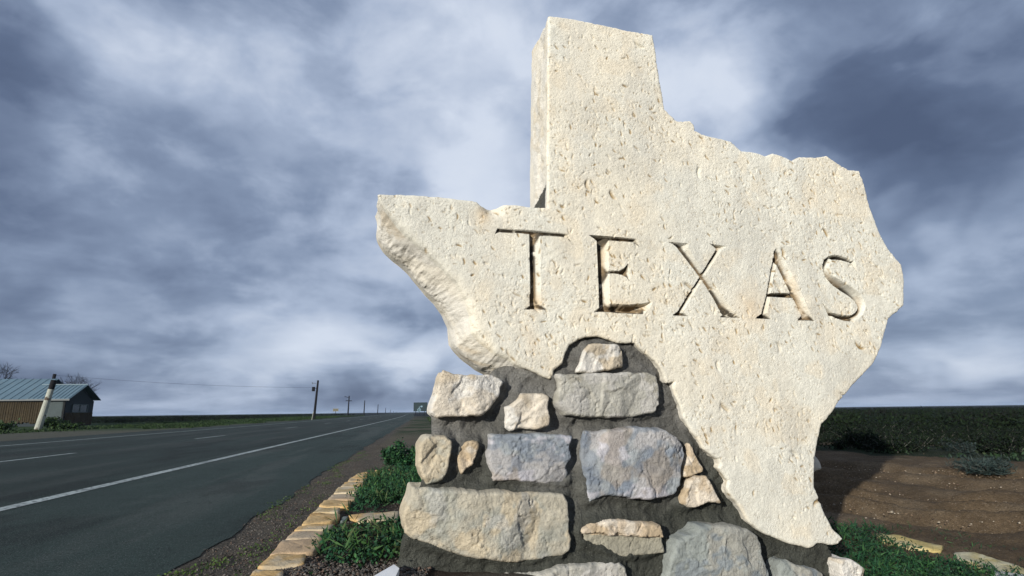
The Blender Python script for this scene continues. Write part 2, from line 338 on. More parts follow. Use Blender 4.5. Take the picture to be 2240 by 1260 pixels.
def relief(name, poly, step, front, hf, colf, back, rows, mat, parent, amp=.004, rnd=.03, rdep=None, expand=None, seed=1, sidecol=None, split=None, rfun=None):
    """a stone slab: local x right, y depth (front at y=front), z up. hf(x,z)->bump towards the viewer"""
    P = poly_densify(poly, step*2.2, amp, seed)
    area = .5*np.sum(P[:, 0]*np.roll(P[:, 1], -1)-np.roll(P[:, 0], -1)*P[:, 1])
    if area < 0: P = P[::-1]
    x0, z0 = P.min(0)-step; x1, z1 = P.max(0)+step
    xs = np.arange(x0, x1+step, step); zs = np.arange(z0, z1+step, step)
    CX, CZ = np.meshgrid(xs[:-1]+step/2, zs[:-1]+step/2)
    inside = inpoly(CX, CZ, P)
    # drop single-cell pinches
    pad = np.pad(inside, 1); nb = pad[:-2, 1:-1].astype(int)+pad[2:, 1:-1]+pad[1:-1, :-2]+pad[1:-1, 2:]
    inside &= nb >= 2
    nz, nx = len(zs), len(xs)
    cnt = np.zeros((nz, nx), int)
    for a in (0, 1):
        for b in (0, 1): cnt[a:nz-1+a, b:nx-1+b] += inside
    used = cnt > 0; bnd = used & (cnt < 4)
    idx = -np.ones((nz, nx), int); idx[used] = np.arange(used.sum())
    VX, VZ = np.meshgrid(xs, zs); X = VX[used].copy(); Z = VZ[used].copy()
    # band near the edge
    k = int(rnd*(1 if rfun is None else 3.2)/step)+2; band = bnd.copy()
    for _ in range(k):
        p = np.pad(band, 1); band = p[1:-1, 1:-1] | p[:-2, 1:-1] | p[2:, 1:-1] | p[1:-1, :-2] | p[1:-1, 2:]
    band &= used; bl = band[used]; bb = bnd[used]
    dist = np.full(len(X), 9.0); d, bi, bp = seg_near(X[bl], Z[bl], P); dist[bl] = d
    isb = bb[bl]; tmpx = X[bl]; tmpz = Z[bl]; tmpx[isb] = bp[isb, 0]; tmpz[isb] = bp[isb, 1]; X[bl] = tmpx; Z[bl] = tmpz
    dist[bb] = 0
    rdep = rnd*.8 if rdep is None else rdep
    rm = 1 if rfun is None else rfun(X, Z); q = np.clip(1-dist/(rnd*rm), 0, 1); Y = front-hf(X, Z)+rdep*rm*(1-np.sqrt(np.clip(1-q*q, 0, 1)))
    V = [np.stack([X, Y, Z], 1)]; Cc = [colf(X, Z, Y)]
    ci, cj = np.nonzero(inside)
    FQ = np.stack([idx[ci, cj], idx[ci, cj+1], idx[ci+1, cj+1], idx[ci+1, cj]], 1)
    # boundary edges
    ins = np.pad(inside, 1); E = []
    for di, dj, e in ((-1, 0, ((0, 0), (0, 1))), (1, 0, ((1, 1), (1, 0))), (0, -1, ((1, 0), (0, 0))), (0, 1, ((0, 1), (1, 1)))):
        mk = inside & ~ins[1+di:1+di+inside.shape[0], 1+dj:1+dj+inside.shape[1]]
        a, b = np.nonzero(mk); E.append(np.stack([idx[a+e[0][0], b+e[0][1]], idx[a+e[1][0], b+e[1][1]]], 1))
    E = np.concatenate(E)
    ub, inv = np.unique(E, return_inverse=True); inv = inv.reshape(E.shape)
    D = np.roll(P, -1, 0)-P; D /= np.linalg.norm(D, axis=1)[:, None]+1e-9; NN = np.stack([D[:, 1], -D[:, 0]], 1)
    kk = 9 if expand is None else 16; NS = sum(np.roll(NN, s, 0) for s in range(-kk, kk+1)); NS /= np.linalg.norm(NS, axis=1)[:, None]+1e-9
    _, b2, _ = seg_near(X[ub], Z[ub], P); on = NS[b2]
    ex = expand(X[ub], Z[ub]) if expand is not None else np.zeros((len(ub), 2))
    if ex.ndim == 1: ex = np.stack([ex, ex*0], 1)
    base = len(X); nb_ = len(ub); prev = ub
    def lap(v, it):
        v = v.copy()
        for _ in range(it):
            s_ = v.copy(); c_ = np.ones((len(v), 1))
            np.add.at(s_, inv[:, 0], v[inv[:, 1]]); np.add.at(s_, inv[:, 1], v[inv[:, 0]]); np.add.at(c_, inv[:, 0], 1); np.add.at(c_, inv[:, 1], 1); v = s_/c_
        return v
    P2 = np.stack([X[ub], Z[ub]], 1); sm = lap(P2, 30 if expand is not None else 6); on = lap(on, 60 if expand is not None else 8); on /= np.linalg.norm(on, axis=1)[:, None]+1e-9; ex = lap(ex, 60); dep = back-front
    for r in range(1, rows+1):
        t = r/rows
        pr = math.sin(min(1, t*1.5)*math.pi/2); pl = sst(.55, .85, np.array(t))
        bl_ = min(1, t*4); bx = X[ub]*(1-bl_)+sm[:, 0]*bl_; bz = Z[ub]*(1-bl_)+sm[:, 1]*bl_
        q1 = (bx-bz)*7; q2 = (t*dep+.35*(bx+bz))*7; e0 = math.sin(math.pi*min(1, t*1.1+.04))
        nz_ = ((fbm(q1, q2, seed+5, 3)-.5)*.036+(np.abs(fbm(q1*2.3, q2*2.3+4, seed+6, 3)-.5))*-.024+(fbm(q1*7, q2*7, seed+8, 2)-.5)*.007)*e0
        off = ex[:, 0]*pr+ex[:, 1]*pl+nz_
        yy = Y[ub]+(back-Y[ub])*t+(fbm(bx*30, bz*30+r, 7, 2)-.5)*.008*(r < rows)
        nv = np.stack([bx+on[:, 0]*off, yy, bz+on[:, 1]*off], 1); V.append(nv)
        Cc.append(sidecol(nv) if sidecol else colf(nv[:, 0], nv[:, 2], nv[:, 1]))
        cur = base+np.arange(nb_); p0 = (prev[inv[:, 0]], prev[inv[:, 1]]); c0 = (cur[inv[:, 0]], cur[inv[:, 1]])
        FQ = np.concatenate([FQ, np.stack([p0[1], p0[0], c0[0], c0[1]], 1)]); prev = cur; base += nb_
    V = np.concatenate(V); Cc = np.concatenate(Cc)
    res = {}
    if split is not None:
        nfront = len(ci)
        for key, maskf in split.items():
            mv = maskf(V[:, 0], V[:, 2]) & (np.arange(len(V)) < len(X))
            fm = mv[FQ].any(1) & (np.arange(len(FQ)) < nfront)
            sub = FQ[fm]; uu, iv = np.unique(sub, return_inverse=True)
            res[key] = (V[uu], iv.reshape(sub.shape), Cc[uu]); FQ = FQ[~fm]; nfront = len(FQ)-(len(FQ)-(nfront-fm.sum()))
    o = np_mesh(name, V, FQ, mat, parent, True, Cc)
    # closing back face as a child-free flat cap joined to the same mesh through a second island
    return o, res, P
def cap_back(o, P, y, expand, col):
    me = o.data
    Q = P[::5]; D = np.roll(Q, -1, 0)-np.roll(Q, 1, 0); D /= np.linalg.norm(D, axis=1)[:, None]; nn = np.stack([D[:, 1], -D[:, 0]], 1)
    e = expand(Q[:, 0], Q[:, 1]) if expand is not None else np.zeros((len(Q), 2))
    if e.ndim == 1: e = np.stack([e, e*0], 1)
    e = e.sum(1)
    v = [(q[0]+n[0]*ee, y, q[1]+n[1]*ee) for q, n, ee in zip(Q, nn, e)]
    m2 = bpy.data.meshes.new('cap'); m2.from_pydata(v, [], [list(range(len(v)))[::-1]])
    import bmesh
    bm = bmesh.new(); bm.from_mesh(me); bm.from_mesh(m2)
    cl = bm.verts.layers.float_color.get('Col')
    if cl is not None:
        bm.verts.ensure_lookup_table()
        for vv in bm.verts[len(me.vertices):]: vv[cl] = (*col, 1)
    bm.to_mesh(me); bm.free(); bpy.data.meshes.remove(m2)

SLAB=[(-0.167,1.951),(-0.057,1.965),(0.095,1.969),(0.268,1.966),(0.404,1.962),(0.435,1.939),(0.468,1.930),(0.541,1.943),(0.572,1.959),(0.643,1.962),(0.706,1.958),(0.814,1.962),(0.847,1.965),(0.858,2.431),(0.874,2.917),(0.889,3.318),(1.059,3.328),(1.239,3.323),(1.421,3.317),(1.564,3.317),(1.664,3.317),(1.683,3.140),(1.698,2.955),(1.710,2.849),(1.717,2.753),(1.753,2.717),(1.803,2.680),(1.856,2.680),(1.908,2.695),(1.937,2.661),(1.941,2.627),(2.000,2.604),(2.068,2.592),(2.167,2.584),(2.226,2.578),(2.271,2.542),(2.307,2.515),(2.370,2.519),(2.423,2.515),(2.498,2.501),(2.572,2.530),(2.641,2.518),(2.728,2.488),(2.802,2.529),(2.950,2.543),(3.050,2.569),(3.138,2.521),(3.236,2.478),(3.336,2.481),(3.362,2.414),(3.373,2.284),(3.397,2.159),(3.434,2.018),(3.487,1.896),(3.550,1.821),(3.594,1.770),(3.604,1.693),(3.586,1.605),(3.559,1.465),(3.488,1.412),(3.402,1.359),(3.345,1.257),(3.286,1.143),(3.207,1.044),(3.115,0.981),(3.034,0.919),(2.991,0.894),(2.931,0.837),(2.866,0.788),(2.806,0.722),(2.750,0.673),(2.701,0.642),(2.672,0.574),(2.638,0.498),(2.612,0.426),(2.594,0.343),(2.583,0.261),(2.606,0.203),(2.627,0.136),(2.652,0.074),(2.687,0.006),(2.734,-0.031),(2.755,-0.057),(2.717,-0.090),(2.671,-0.091),(2.607,-0.077),(2.556,-0.072),(2.521,-0.091),(2.481,-0.093),(2.427,-0.077),(2.353,-0.063),(2.271,-0.029),(2.189,0.005),(2.132,0.037),(2.076,0.079),(2.047,0.129),(2.006,0.191),(1.951,0.251),(1.941,0.290),(1.953,0.324),(1.928,0.359),(1.900,0.399),(1.912,0.420),(1.901,0.449),(1.856,0.475),(1.801,0.512),(1.774,0.562),(1.738,0.613),(1.692,0.695),(1.669,0.765),(1.640,0.822),(1.625,0.874),(1.638,0.912),(1.587,0.904),(1.571,0.934),(1.553,0.992),(1.516,1.038),(1.466,1.074),(1.416,1.109),(1.386,1.144),(1.326,1.138),(1.275,1.142),(1.237,1.152),(1.149,1.178),(1.072,1.173),(0.998,1.147),(0.960,1.119),(0.932,1.066),(0.914,1.015),(0.858,0.975),(0.850,0.936),(0.833,0.926),(0.797,0.936),(0.751,0.958),(0.705,0.979),(0.630,1.007),(0.593,1.037),(0.516,1.064),(0.439,1.119),(0.382,1.182),(0.371,1.278),(0.342,1.371),(0.289,1.466),(0.188,1.567),(0.081,1.657),(-0.002,1.730),(-0.088,1.820),(-0.148,1.896)]
MORTAR=[(-0.009,-0.071),(0.002,0.001),(0.013,0.074),(0.035,0.191),(0.077,0.331),(0.121,0.418),(0.130,0.554),(0.165,0.635),(0.163,0.741),(0.178,0.848),(0.234,0.909),(0.450,0.902),(0.523,0.983),(0.576,1.001),(0.636,1.025),(0.706,1.013),(0.798,0.970),(0.848,0.970),(0.890,1.054),(0.973,1.176),(1.091,1.214),(1.254,1.197),(1.406,1.187),(1.539,1.092),(1.643,1.009),(1.710,0.871),(1.793,0.734),(1.876,0.597),(1.988,0.433),(2.047,0.246),(2.116,0.138),(2.269,0.051),(2.494,-0.029),(2.646,-0.052),(2.711,-0.149),(2.726,-0.307)]
STONES={
'limestone_cream_long':([(0.211,0.969),(0.259,0.955),(0.344,0.942),(0.409,0.942),(0.475,0.950),(0.525,0.929),(0.558,0.908),(0.541,0.874),(0.527,0.826),(0.485,0.780),(0.436,0.729),(0.345,0.720),(0.261,0.723),(0.184,0.714),(0.147,0.743),(0.152,0.788),(0.171,0.833),(0.184,0.884),(0.196,0.936)],0.050),
's2':([(0.650,0.847),(0.701,0.847),(0.787,0.847),(0.812,0.825),(0.802,0.766),(0.815,0.692),(0.811,0.665),(0.748,0.646),(0.641,0.650),(0.586,0.644),(0.555,0.660),(0.559,0.727),(0.556,0.771),(0.610,0.795),(0.638,0.821)],0.040),
's3':([(0.851,0.952),(0.982,0.953),(1.153,0.961),(1.303,0.966),(1.457,0.963),(1.508,0.942),(1.517,0.885),(1.519,0.782),(1.479,0.726),(1.337,0.706),(1.164,0.703),(0.996,0.711),(0.902,0.723),(0.868,0.755),(0.840,0.793),(0.860,0.863),(0.873,0.906)],0.050),
's4':([(1.071,1.129),(1.146,1.136),(1.260,1.132),(1.293,1.092),(1.296,0.994),(1.251,0.988),(1.138,0.970),(1.063,0.955),(0.980,0.961),(1.010,1.008),(1.031,1.076),(1.057,1.105)],0.030),
's5':([(0.123,0.629),(0.158,0.633),(0.230,0.627),(0.261,0.602),(0.257,0.533),(0.247,0.475),(0.217,0.409),(0.183,0.396),(0.133,0.387),(0.112,0.423),(0.094,0.490),(0.092,0.577),(0.103,0.610)],0.060),
's6':([(0.363,0.600),(0.405,0.595),(0.416,0.577),(0.405,0.527),(0.379,0.479),(0.343,0.456),(0.317,0.424),(0.301,0.472),(0.293,0.516),(0.311,0.570),(0.337,0.594)],0.045),
's7':([(0.471,0.626),(0.536,0.628),(0.635,0.625),(0.746,0.626),(0.871,0.618),(0.935,0.611),(0.915,0.554),(0.919,0.492),(0.900,0.451),(0.916,0.410),(0.880,0.360),(0.773,0.365),(0.674,0.379),(0.599,0.393),(0.481,0.388),(0.471,0.447),(0.452,0.517),(0.469,0.566)],0.060),
's8':([(1.014,0.636),(1.103,0.636),(1.212,0.643),(1.273,0.647),(1.385,0.647),(1.523,0.625),(1.597,0.585),(1.633,0.546),(1.647,0.490),(1.614,0.404),(1.607,0.319),(1.558,0.268),(1.469,0.253),(1.346,0.258),(1.250,0.271),(1.133,0.291),(1.061,0.272),(1.015,0.259),(0.999,0.295),(0.999,0.377),(0.988,0.449),(0.989,0.531),(1.000,0.584)],0.070),
's9':([(1.684,0.551),(1.702,0.556),(1.720,0.526),(1.730,0.487),(1.755,0.442),(1.778,0.397),(1.769,0.378),(1.719,0.366),(1.661,0.354),(1.641,0.360),(1.648,0.402),(1.676,0.459),(1.686,0.507)],0.030),
's10':([(1.661,0.346),(1.709,0.371),(1.778,0.365),(1.818,0.301),(1.860,0.204),(1.775,0.218),(1.715,0.193),(1.658,0.186),(1.599,0.217),(1.615,0.263),(1.648,0.318)],0.045),
's11':([(0.053,0.390),(0.135,0.383),(0.213,0.369),(0.353,0.355),(0.518,0.345),(0.665,0.333),(0.795,0.322),(0.866,0.313),(0.887,0.278),(0.892,0.200),(0.887,0.123),(0.898,0.056),(0.883,0.023),(0.829,0.004),(0.743,0.003),(0.680,-0.003),(0.597,-0.006),(0.515,0.005),(0.444,0.024),(0.384,0.033),(0.286,0.054),(0.208,0.087),(0.140,0.114),(0.073,0.136),(0.028,0.170),(0.015,0.234),(0.018,0.278),(0.045,0.322),(0.051,0.358)],0.120),
's12':([(0.961,0.132),(1.013,0.158),(1.093,0.168),(1.175,0.168),(1.280,0.152),(1.375,0.136),(1.434,0.122),(1.448,0.060),(1.459,-0.031),(1.362,-0.034),(1.198,-0.034),(1.130,-0.011),(1.063,0.028),(0.997,0.057),(0.964,0.064),(0.954,0.094)],0.090),
's13':([(1.449,-0.145),(1.465,-0.077),(1.498,0.008),(1.523,0.046),(1.611,0.062),(1.670,0.103),(1.760,0.108),(1.883,0.090),(1.995,0.064),(2.061,0.023),(2.079,-0.015),(2.072,-0.070),(2.093,-0.136),(2.113,-0.210),(2.111,-0.263),(1.444,-0.204)],0.100),
's14':([(0.487,-0.045),(0.623,-0.047),(0.654,-0.056),(0.727,-0.062),(0.763,-0.046),(0.834,-0.040),(0.943,-0.036),(1.091,-0.040),(1.174,-0.048),(1.202,-0.075),(1.212,-0.111),(1.208,-0.177),(0.487,-0.113),(0.474,-0.077)],0.120),
's15':([(0.039,-0.024),(0.070,-0.012),(0.101,-0.018),(0.121,-0.040),(0.118,-0.074),(0.034,-0.067)],0.100),
's16':([(2.195,-0.167),(2.236,-0.128),(2.272,-0.131),(2.329,-0.159),(2.411,-0.184),(2.472,-0.194),(2.511,-0.225),(2.507,-0.285),(2.183,-0.257)],0.080),
's17':([(2.658,-0.158),(2.738,-0.162),(2.810,-0.204),(2.852,-0.227),(2.849,-0.314),(2.663,-0.298),(2.656,-0.259),(2.654,-0.211)],0.050)}
LETTERS={
'T':[[(0.507,1.754),(0.532,1.804),(0.559,1.804),(0.749,1.808),(0.977,1.804),(0.996,1.750),(0.961,1.780),(0.920,1.783),(0.793,1.778),(0.792,1.545),(0.794,1.361),(0.827,1.327),(0.739,1.326),(0.681,1.323),(0.720,1.345),(0.727,1.487),(0.725,1.782),(0.658,1.784),(0.548,1.780),(0.523,1.770)]],
'E':[[(1.111,1.807),(1.195,1.808),(1.342,1.807),(1.439,1.804),(1.456,1.754),(1.419,1.782),(1.341,1.782),(1.242,1.780),(1.232,1.586),(1.305,1.590),(1.343,1.610),(1.368,1.639),(1.379,1.584),(1.373,1.525),(1.352,1.553),(1.316,1.567),(1.279,1.571),(1.233,1.568),(1.236,1.382),(1.317,1.377),(1.408,1.383),(1.464,1.391),(1.526,1.406),(1.500,1.364),(1.453,1.323),(1.350,1.323),(1.254,1.325),(1.188,1.327),(1.118,1.322),(1.160,1.351),(1.163,1.772),(1.145,1.787)]],
'X':[[(1.662,1.802),(1.807,1.803),(1.812,1.770),(1.900,1.625),(2.011,1.493),(2.115,1.355),(2.162,1.321),(1.994,1.322),(2.021,1.336),(1.960,1.452),(1.881,1.578),(1.725,1.771),(1.698,1.792)],[(1.976,1.814),(2.108,1.804),(2.064,1.778),(1.919,1.599),(1.804,1.445),(1.735,1.348),(1.768,1.325),(1.657,1.323),(1.700,1.350),(1.869,1.571),(2.025,1.780),(2.006,1.797)]],
'A':[[(2.502,1.819),(2.538,1.772),(2.596,1.664),(2.664,1.517),(2.705,1.390),(2.744,1.323),(2.604,1.321),(2.641,1.354),(2.616,1.413),(2.576,1.499),(2.476,1.726),(2.476,1.788)],[(2.494,1.800),(2.496,1.727),(2.448,1.608),(2.407,1.472),(2.366,1.364),(2.397,1.323),(2.271,1.325),(2.322,1.356),(2.383,1.497),(2.460,1.725)],[(2.380,1.500),(2.590,1.507),(2.589,1.474),(2.376,1.476)]],
'S':[[(3.145,1.743),(3.131,1.748),(3.112,1.754),(3.091,1.759),(3.068,1.763),(3.042,1.767),(3.018,1.768),(2.997,1.766),(2.978,1.763),(2.964,1.758),(2.952,1.751),(2.942,1.743),(2.935,1.735),(2.930,1.724),(2.926,1.710),(2.926,1.695),(2.931,1.681),(2.939,1.667),(2.952,1.653),(2.972,1.639),(2.997,1.626),(3.024,1.612),(3.051,1.599),(3.081,1.587),(3.109,1.572),(3.134,1.556),(3.157,1.538),(3.176,1.518),(3.190,1.496),(3.199,1.472),(3.202,1.447),(3.195,1.421),(3.181,1.397),(3.162,1.377),(3.136,1.359),(3.108,1.344),(3.078,1.333),(3.049,1.329),(3.022,1.330),(2.998,1.332),(2.974,1.337),(2.950,1.343),(2.928,1.349),(2.907,1.357),(2.887,1.364),(2.874,1.369),(2.886,1.389),(2.901,1.386),(2.922,1.382),(2.944,1.379),(2.966,1.375),(2.990,1.372),(3.012,1.371),(3.034,1.370),(3.053,1.371),(3.069,1.374),(3.087,1.382),(3.105,1.393),(3.118,1.404),(3.126,1.415),(3.131,1.427),(3.131,1.437),(3.128,1.448),(3.119,1.462),(3.108,1.475),(3.093,1.488),(3.074,1.502),(3.053,1.515),(3.029,1.528),(3.001,1.542),(2.973,1.558),(2.947,1.575),(2.921,1.595),(2.900,1.615),(2.885,1.637),(2.876,1.659),(2.871,1.682),(2.872,1.706),(2.878,1.729),(2.890,1.750),(2.907,1.769),(2.928,1.784),(2.952,1.794),(2.977,1.800),(3.003,1.802),(3.029,1.802),(3.056,1.797),(3.083,1.791),(3.107,1.783),(3.127,1.772),(3.143,1.760),(3.153,1.752)],[(3.161,1.772),(3.167,1.733),(3.176,1.683),(3.140,1.728),(3.114,1.755),(3.138,1.767)],[(2.833,1.449),(2.862,1.419),(2.902,1.385),(2.888,1.318),(2.863,1.375)]]}
EDGE=[
  [(-1.896,7.285),(-1.816,7.303),(-1.741,6.954),(-1.870,6.932)] ,
  [(-1.874,6.920),(-1.738,6.942),(-1.660,6.637),(-1.853,6.635)] ,
  [(-1.850,6.623),(-1.664,6.626),(-1.597,6.338),(-1.802,6.390)] ,
  [(-1.809,6.308),(-1.610,6.319),(-1.530,5.945),(-1.741,5.920)] ,
  [(-1.751,5.876),(-1.548,5.884),(-1.439,5.440),(-1.659,5.436)] ,
  [(-1.653,5.383),(-1.403,5.362),(-1.352,5.080),(-1.387,5.030),(-1.591,5.034)] ,
  [(-1.600,5.003),(-1.373,4.997),(-1.297,4.666),(-1.550,4.712)] ,
  [(-1.545,4.684),(-1.354,4.632),(-1.308,4.421),(-1.494,4.409)] ,
  [(-1.499,4.385),(-1.283,4.380),(-1.214,4.138),(-1.236,4.034),(-1.411,3.965)] ,
  [(-1.412,3.907),(-1.208,3.992),(-1.173,3.789),(-1.389,3.777)] ,
  [(-1.386,3.741),(-1.191,3.754),(-1.148,3.562),(-1.347,3.526)] ,
  [(-1.358,3.511),(-1.129,3.545),(-1.091,3.393),(-1.080,3.230),(-1.279,3.159)] ,
  [(-1.268,3.139),(-1.092,3.162),(-1.029,2.957),(-1.245,2.935)] ,
  [(-1.230,2.883),(-1.085,2.847),(-1.002,2.625),(-1.183,2.584)] ,
]
CROSS=[
  [(-1.202,4.317),(-1.083,4.405),(-0.853,4.414),(-0.809,4.133),(-1.067,4.094),(-1.148,4.186)] ,
  [(-1.233,4.296),(-1.201,4.308),(-1.176,4.157),(-1.195,4.102)] ,
  [(-1.785,7.526),(-1.600,7.623),(-1.389,7.450),(-1.371,7.130),(-1.518,7.108),(-1.673,7.300)] ,
]
RIGHTST=[
  [(3.122,5.216),(3.272,5.146),(3.414,4.834),(3.316,4.738),(3.149,4.831),(3.049,5.043)] ,
  [(3.381,4.683),(3.513,4.649),(3.557,4.266),(3.406,4.029),(3.310,4.240),(3.304,4.539)] ,
  [(3.304,4.252),(3.420,4.113),(3.272,3.914),(3.182,4.050)] ,
]
YAW = R_(16.0)
mon = empty('stone_monument', 'cream limestone sign shaped like a state, carved TEXAS, on a mortared rubble base', 'monument', (-.590, 3.019, 0), YAW)

# letters: V-cut grooves, steep on the left and lower arris, gentle on the right and upper one
def groove(X, Z, polys, want=False):
    best = np.zeros(len(X)); dirt = np.zeros(len(X))  # dirt holds the mask for the painted shadow line in the crease
    for pi, P in enumerate(polys):
        kf = 1.0 if len(polys) == 1 or pi == 0 and len(P) < 30 else 2.2
        if len(P) > 30: kf = 1.5
        P = np.asarray(P); a = .5*np.sum(P[:, 0]*np.roll(P[:, 1], -1)-np.roll(P[:, 0], -1)*P[:, 1])
        if a < 0: P = P[::-1]
        ins = inpoly(X, Z, P); xi = X[ins]; zi = Z[ins]; dep = np.full(len(xi), 9.0); ds = dep.copy(); dg = dep.copy()
        for k in range(len(P)):
            A = P[k]; B = P[(k+1) % len(P)]; D = B-A; L = D@D
            if L < 1e-10: continue
            n = np.array([D[1], -D[0]])/math.sqrt(L)
            sl = 0.8+3.4*max(0, n@np.array([-.86, -.5]))+.9*max(0, n[1])
            t = np.clip(((xi-A[0])*D[0]+(zi-A[1])*D[1])/L, 0, 1)
            dd = np.hypot(xi-A[0]-t*D[0], zi-A[1]-t*D[1]); dep = np.minimum(dep, dd*sl*kf)
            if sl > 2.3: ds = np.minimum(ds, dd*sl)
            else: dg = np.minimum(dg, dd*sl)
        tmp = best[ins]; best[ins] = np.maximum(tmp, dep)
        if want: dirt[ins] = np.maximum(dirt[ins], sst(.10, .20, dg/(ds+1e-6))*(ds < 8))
    if want: return dirt
    return np.minimum(best, .075)
LB = {k: (min(p[0] for q in v for p in q)-.02, max(p[0] for q in v for p in q)+.02, min(p[1] for q in v for p in q)-.02, max(p[1] for q in v for p in q)+.02) for k, v in LETTERS.items()}
def all_groove(X, Z):
    g = np.zeros(len(X))
    for k, v in LETTERS.items():
        b = LB[k]; m = (X > b[0]) & (X < b[1]) & (Z > b[2]) & (Z < b[3])
        if m.any(): g[m] = np.maximum(g[m], groove(X[m], Z[m], v))
    return g
# shell pits: short curved gouges, mostly leaning from upper left to lower right
PR = .004; pgx = np.arange(-.3, 3.75, PR); pgz = np.arange(-.15, 3.4, PR)
pit = np.zeros((len(pgz), len(pgx)), np.float32); och = np.zeros_like(pit)
NP_ = 15000
qx, qz = np.meshgrid(np.arange(-.3, 3.8, .05), np.arange(-.15, 3.45, .05)); PD = .22+.9*sst(.38, .64, fbm(qx*2.3, qz*2.3, 95, 4))
for k in range(NP_):
    cx = random.uniform(-.25, 3.7); cz = random.uniform(-.1, 3.35)
    big = random.random()
    if random.random() > PD[min(len(PD)-1, int((cz+.15)/.05)), min(PD.shape[1]-1, int((cx+.3)/.05))]: continue
    ln = random.uniform(.005, .015) if big < .82 else random.uniform(.016, .032)
    w = random.uniform(.0026, .0042) if big < .82 else random.uniform(.0032, .0055)
    dp = random.uniform(.003, .007) if big < .82 else random.uniform(.006, .011)
    if big < .30: ln, w, dp = random.uniform(.003, .007), random.uniform(.003, .0045), random.uniform(.003, .006)
    if big > .997: ln, w, dp = random.uniform(.05, .07), .010, .016
    an = random.gauss(-1.05, .45) if random.random() < .8 else random.uniform(0, 3.14)
    cu = random.uniform(-14, 14); oc = random.choice((.1, .25, .5, .8, 1.0))*(.6+.4*(big > .82))
    h = int((ln+w*3)/PR)+2; ci = int((cx+.3)/PR); cj = int((cz+.15)/PR)
    i0, i1, j0, j1 = max(0, ci-h), min(len(pgx), ci+h), max(0, cj-h), min(len(pgz), cj+h)
    if i1 <= i0 or j1 <= j0: continue
    xx, zz = np.meshgrid(pgx[i0:i1]-cx, pgz[j0:j1]-cz)
    u = xx*math.cos(an)+zz*math.sin(an); v = -xx*math.sin(an)+zz*math.cos(an)+cu*u*u
    sh = np.exp(-(u/(ln*.6))**4-(v/w)**2)
    pit[j0:j1, i0:i1] = np.maximum(pit[j0:j1, i0:i1], dp*sh); och[j0:j1, i0:i1] = np.maximum(och[j0:j1, i0:i1], oc*sh)
def samp(G, X, Z):
    fx = np.clip((X+.3)/PR, 0, len(pgx)-1.01); fz = np.clip((Z+.15)/PR, 0, len(pgz)-1.01); i = fx.astype(int); j = fz.astype(int); a = fx-i; b = fz-j
    return (G[j, i]*(1-a)+G[j, i+1]*a)*(1-b)+(G[j+1, i]*(1-a)+G[j+1, i+1]*a)*b
def slab_h(X, Z):
    h = (fbm(X*3, Z*3, 51, 3)-.5)*.014+(fbm(X*20, Z*20, 52, 3)-.5)*.0022+(fbm(X*90, Z*90, 53, 2)-.5)*.0030
    # chipped notch in the upper left edge
    h -= .05*np.exp(-((X-.50)/.05)**2-((Z-1.93)/.045)**2)
    return h-samp(pit, X, Z)*(1.0)-all_groove(X, Z)
def slab_col(X, Z, Y):
    stv = fbm(X*9, Z*1.1, 64, 4)
    a = fbm(X*1.6, Z*1.6, 61, 4); b = fbm(X*7, Z*7, 62, 4); c = fbm(X*28, Z*28, 63, 2)
    col = np.zeros((len(X), 3))+np.array([.745, .695, .565])
    col = mixc(col, (.71, .695, .60), sst(.42, .62, a)*.8)
    col = mixc(col, (.74, .64, .47), sst(.54, .72, b)*.40)
    col *= (.92+.16*c)[:, None]; col = mixc(col, (.56, .54, .47), sst(.56, .72, stv)*.32); col = mixc(col, (.50, .485, .42), sst(.6, .74, fbm(X*4, Z*3, 68, 4))*.30)
    o = samp(och, X, Z); col = mixc(col, (.27, .17, .050), np.clip(o*1.25, 0, 1)*.92)
    for (sx, sz, wx, wz, am) in ((.76, 1.36, .045, .05, .6), (1.33, 1.37, .10, .04, .35), (2.25, 1.42, .12, .10, .45), (2.62, 1.5, .03, .15, .35), (.72, 1.15, .05, .10, .25), (.40, 1.05, .05, .05, .35), (.45, 1.88, .04, .06, .35)):
        col = mixc(col, (.68, .44, .19), am*np.exp(-((X-sx)/wx)**2-((Z-sz)/wz)**2)*(.35+1.1*b).clip(0, 1))
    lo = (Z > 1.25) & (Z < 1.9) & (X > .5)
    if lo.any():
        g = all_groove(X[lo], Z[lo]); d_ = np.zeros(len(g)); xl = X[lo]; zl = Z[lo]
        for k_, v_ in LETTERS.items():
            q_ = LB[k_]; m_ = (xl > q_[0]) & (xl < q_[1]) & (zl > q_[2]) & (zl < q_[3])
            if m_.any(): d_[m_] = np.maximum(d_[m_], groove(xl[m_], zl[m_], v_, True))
        col[lo] = mixc(col[lo], (.035, .026, .015), d_*sst(.18, .36, fbm(xl*30, zl*30, 67, 3))*.95); cl = col[lo]; col[lo] = mixc(cl, (.40, .28, .15), sst(.010, .030, g)*sst(.42, .60, fbm(X[lo]*14, Z[lo]*9, 66, 3))*.45)   # dark shadow line painted along the crease, then brown grime in the cuts
    return col
def slab_side(nv):
    X, Y, Z = nv.T; t = fbm(X*6+Y*9, Z*4-Y*3, 71, 4); b = fbm(X*9+Y*12, Z*9-Y*6, 73, 4)
    col = np.zeros((len(X), 3))+np.array([.70, .655, .55])
    col = mixc(col, (.62, .60, .54), sst(.42, .6, t)*.6); col = mixc(col, (.56, .46, .30), sst(.56, .74, b)*.35)
    col = mixc(col, (.34, .26, .15), sst(.60, .75, b)*sst(2.0, 1.7, Z)*.4)
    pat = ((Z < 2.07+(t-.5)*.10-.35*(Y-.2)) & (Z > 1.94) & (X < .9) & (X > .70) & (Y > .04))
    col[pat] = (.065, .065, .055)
    return col
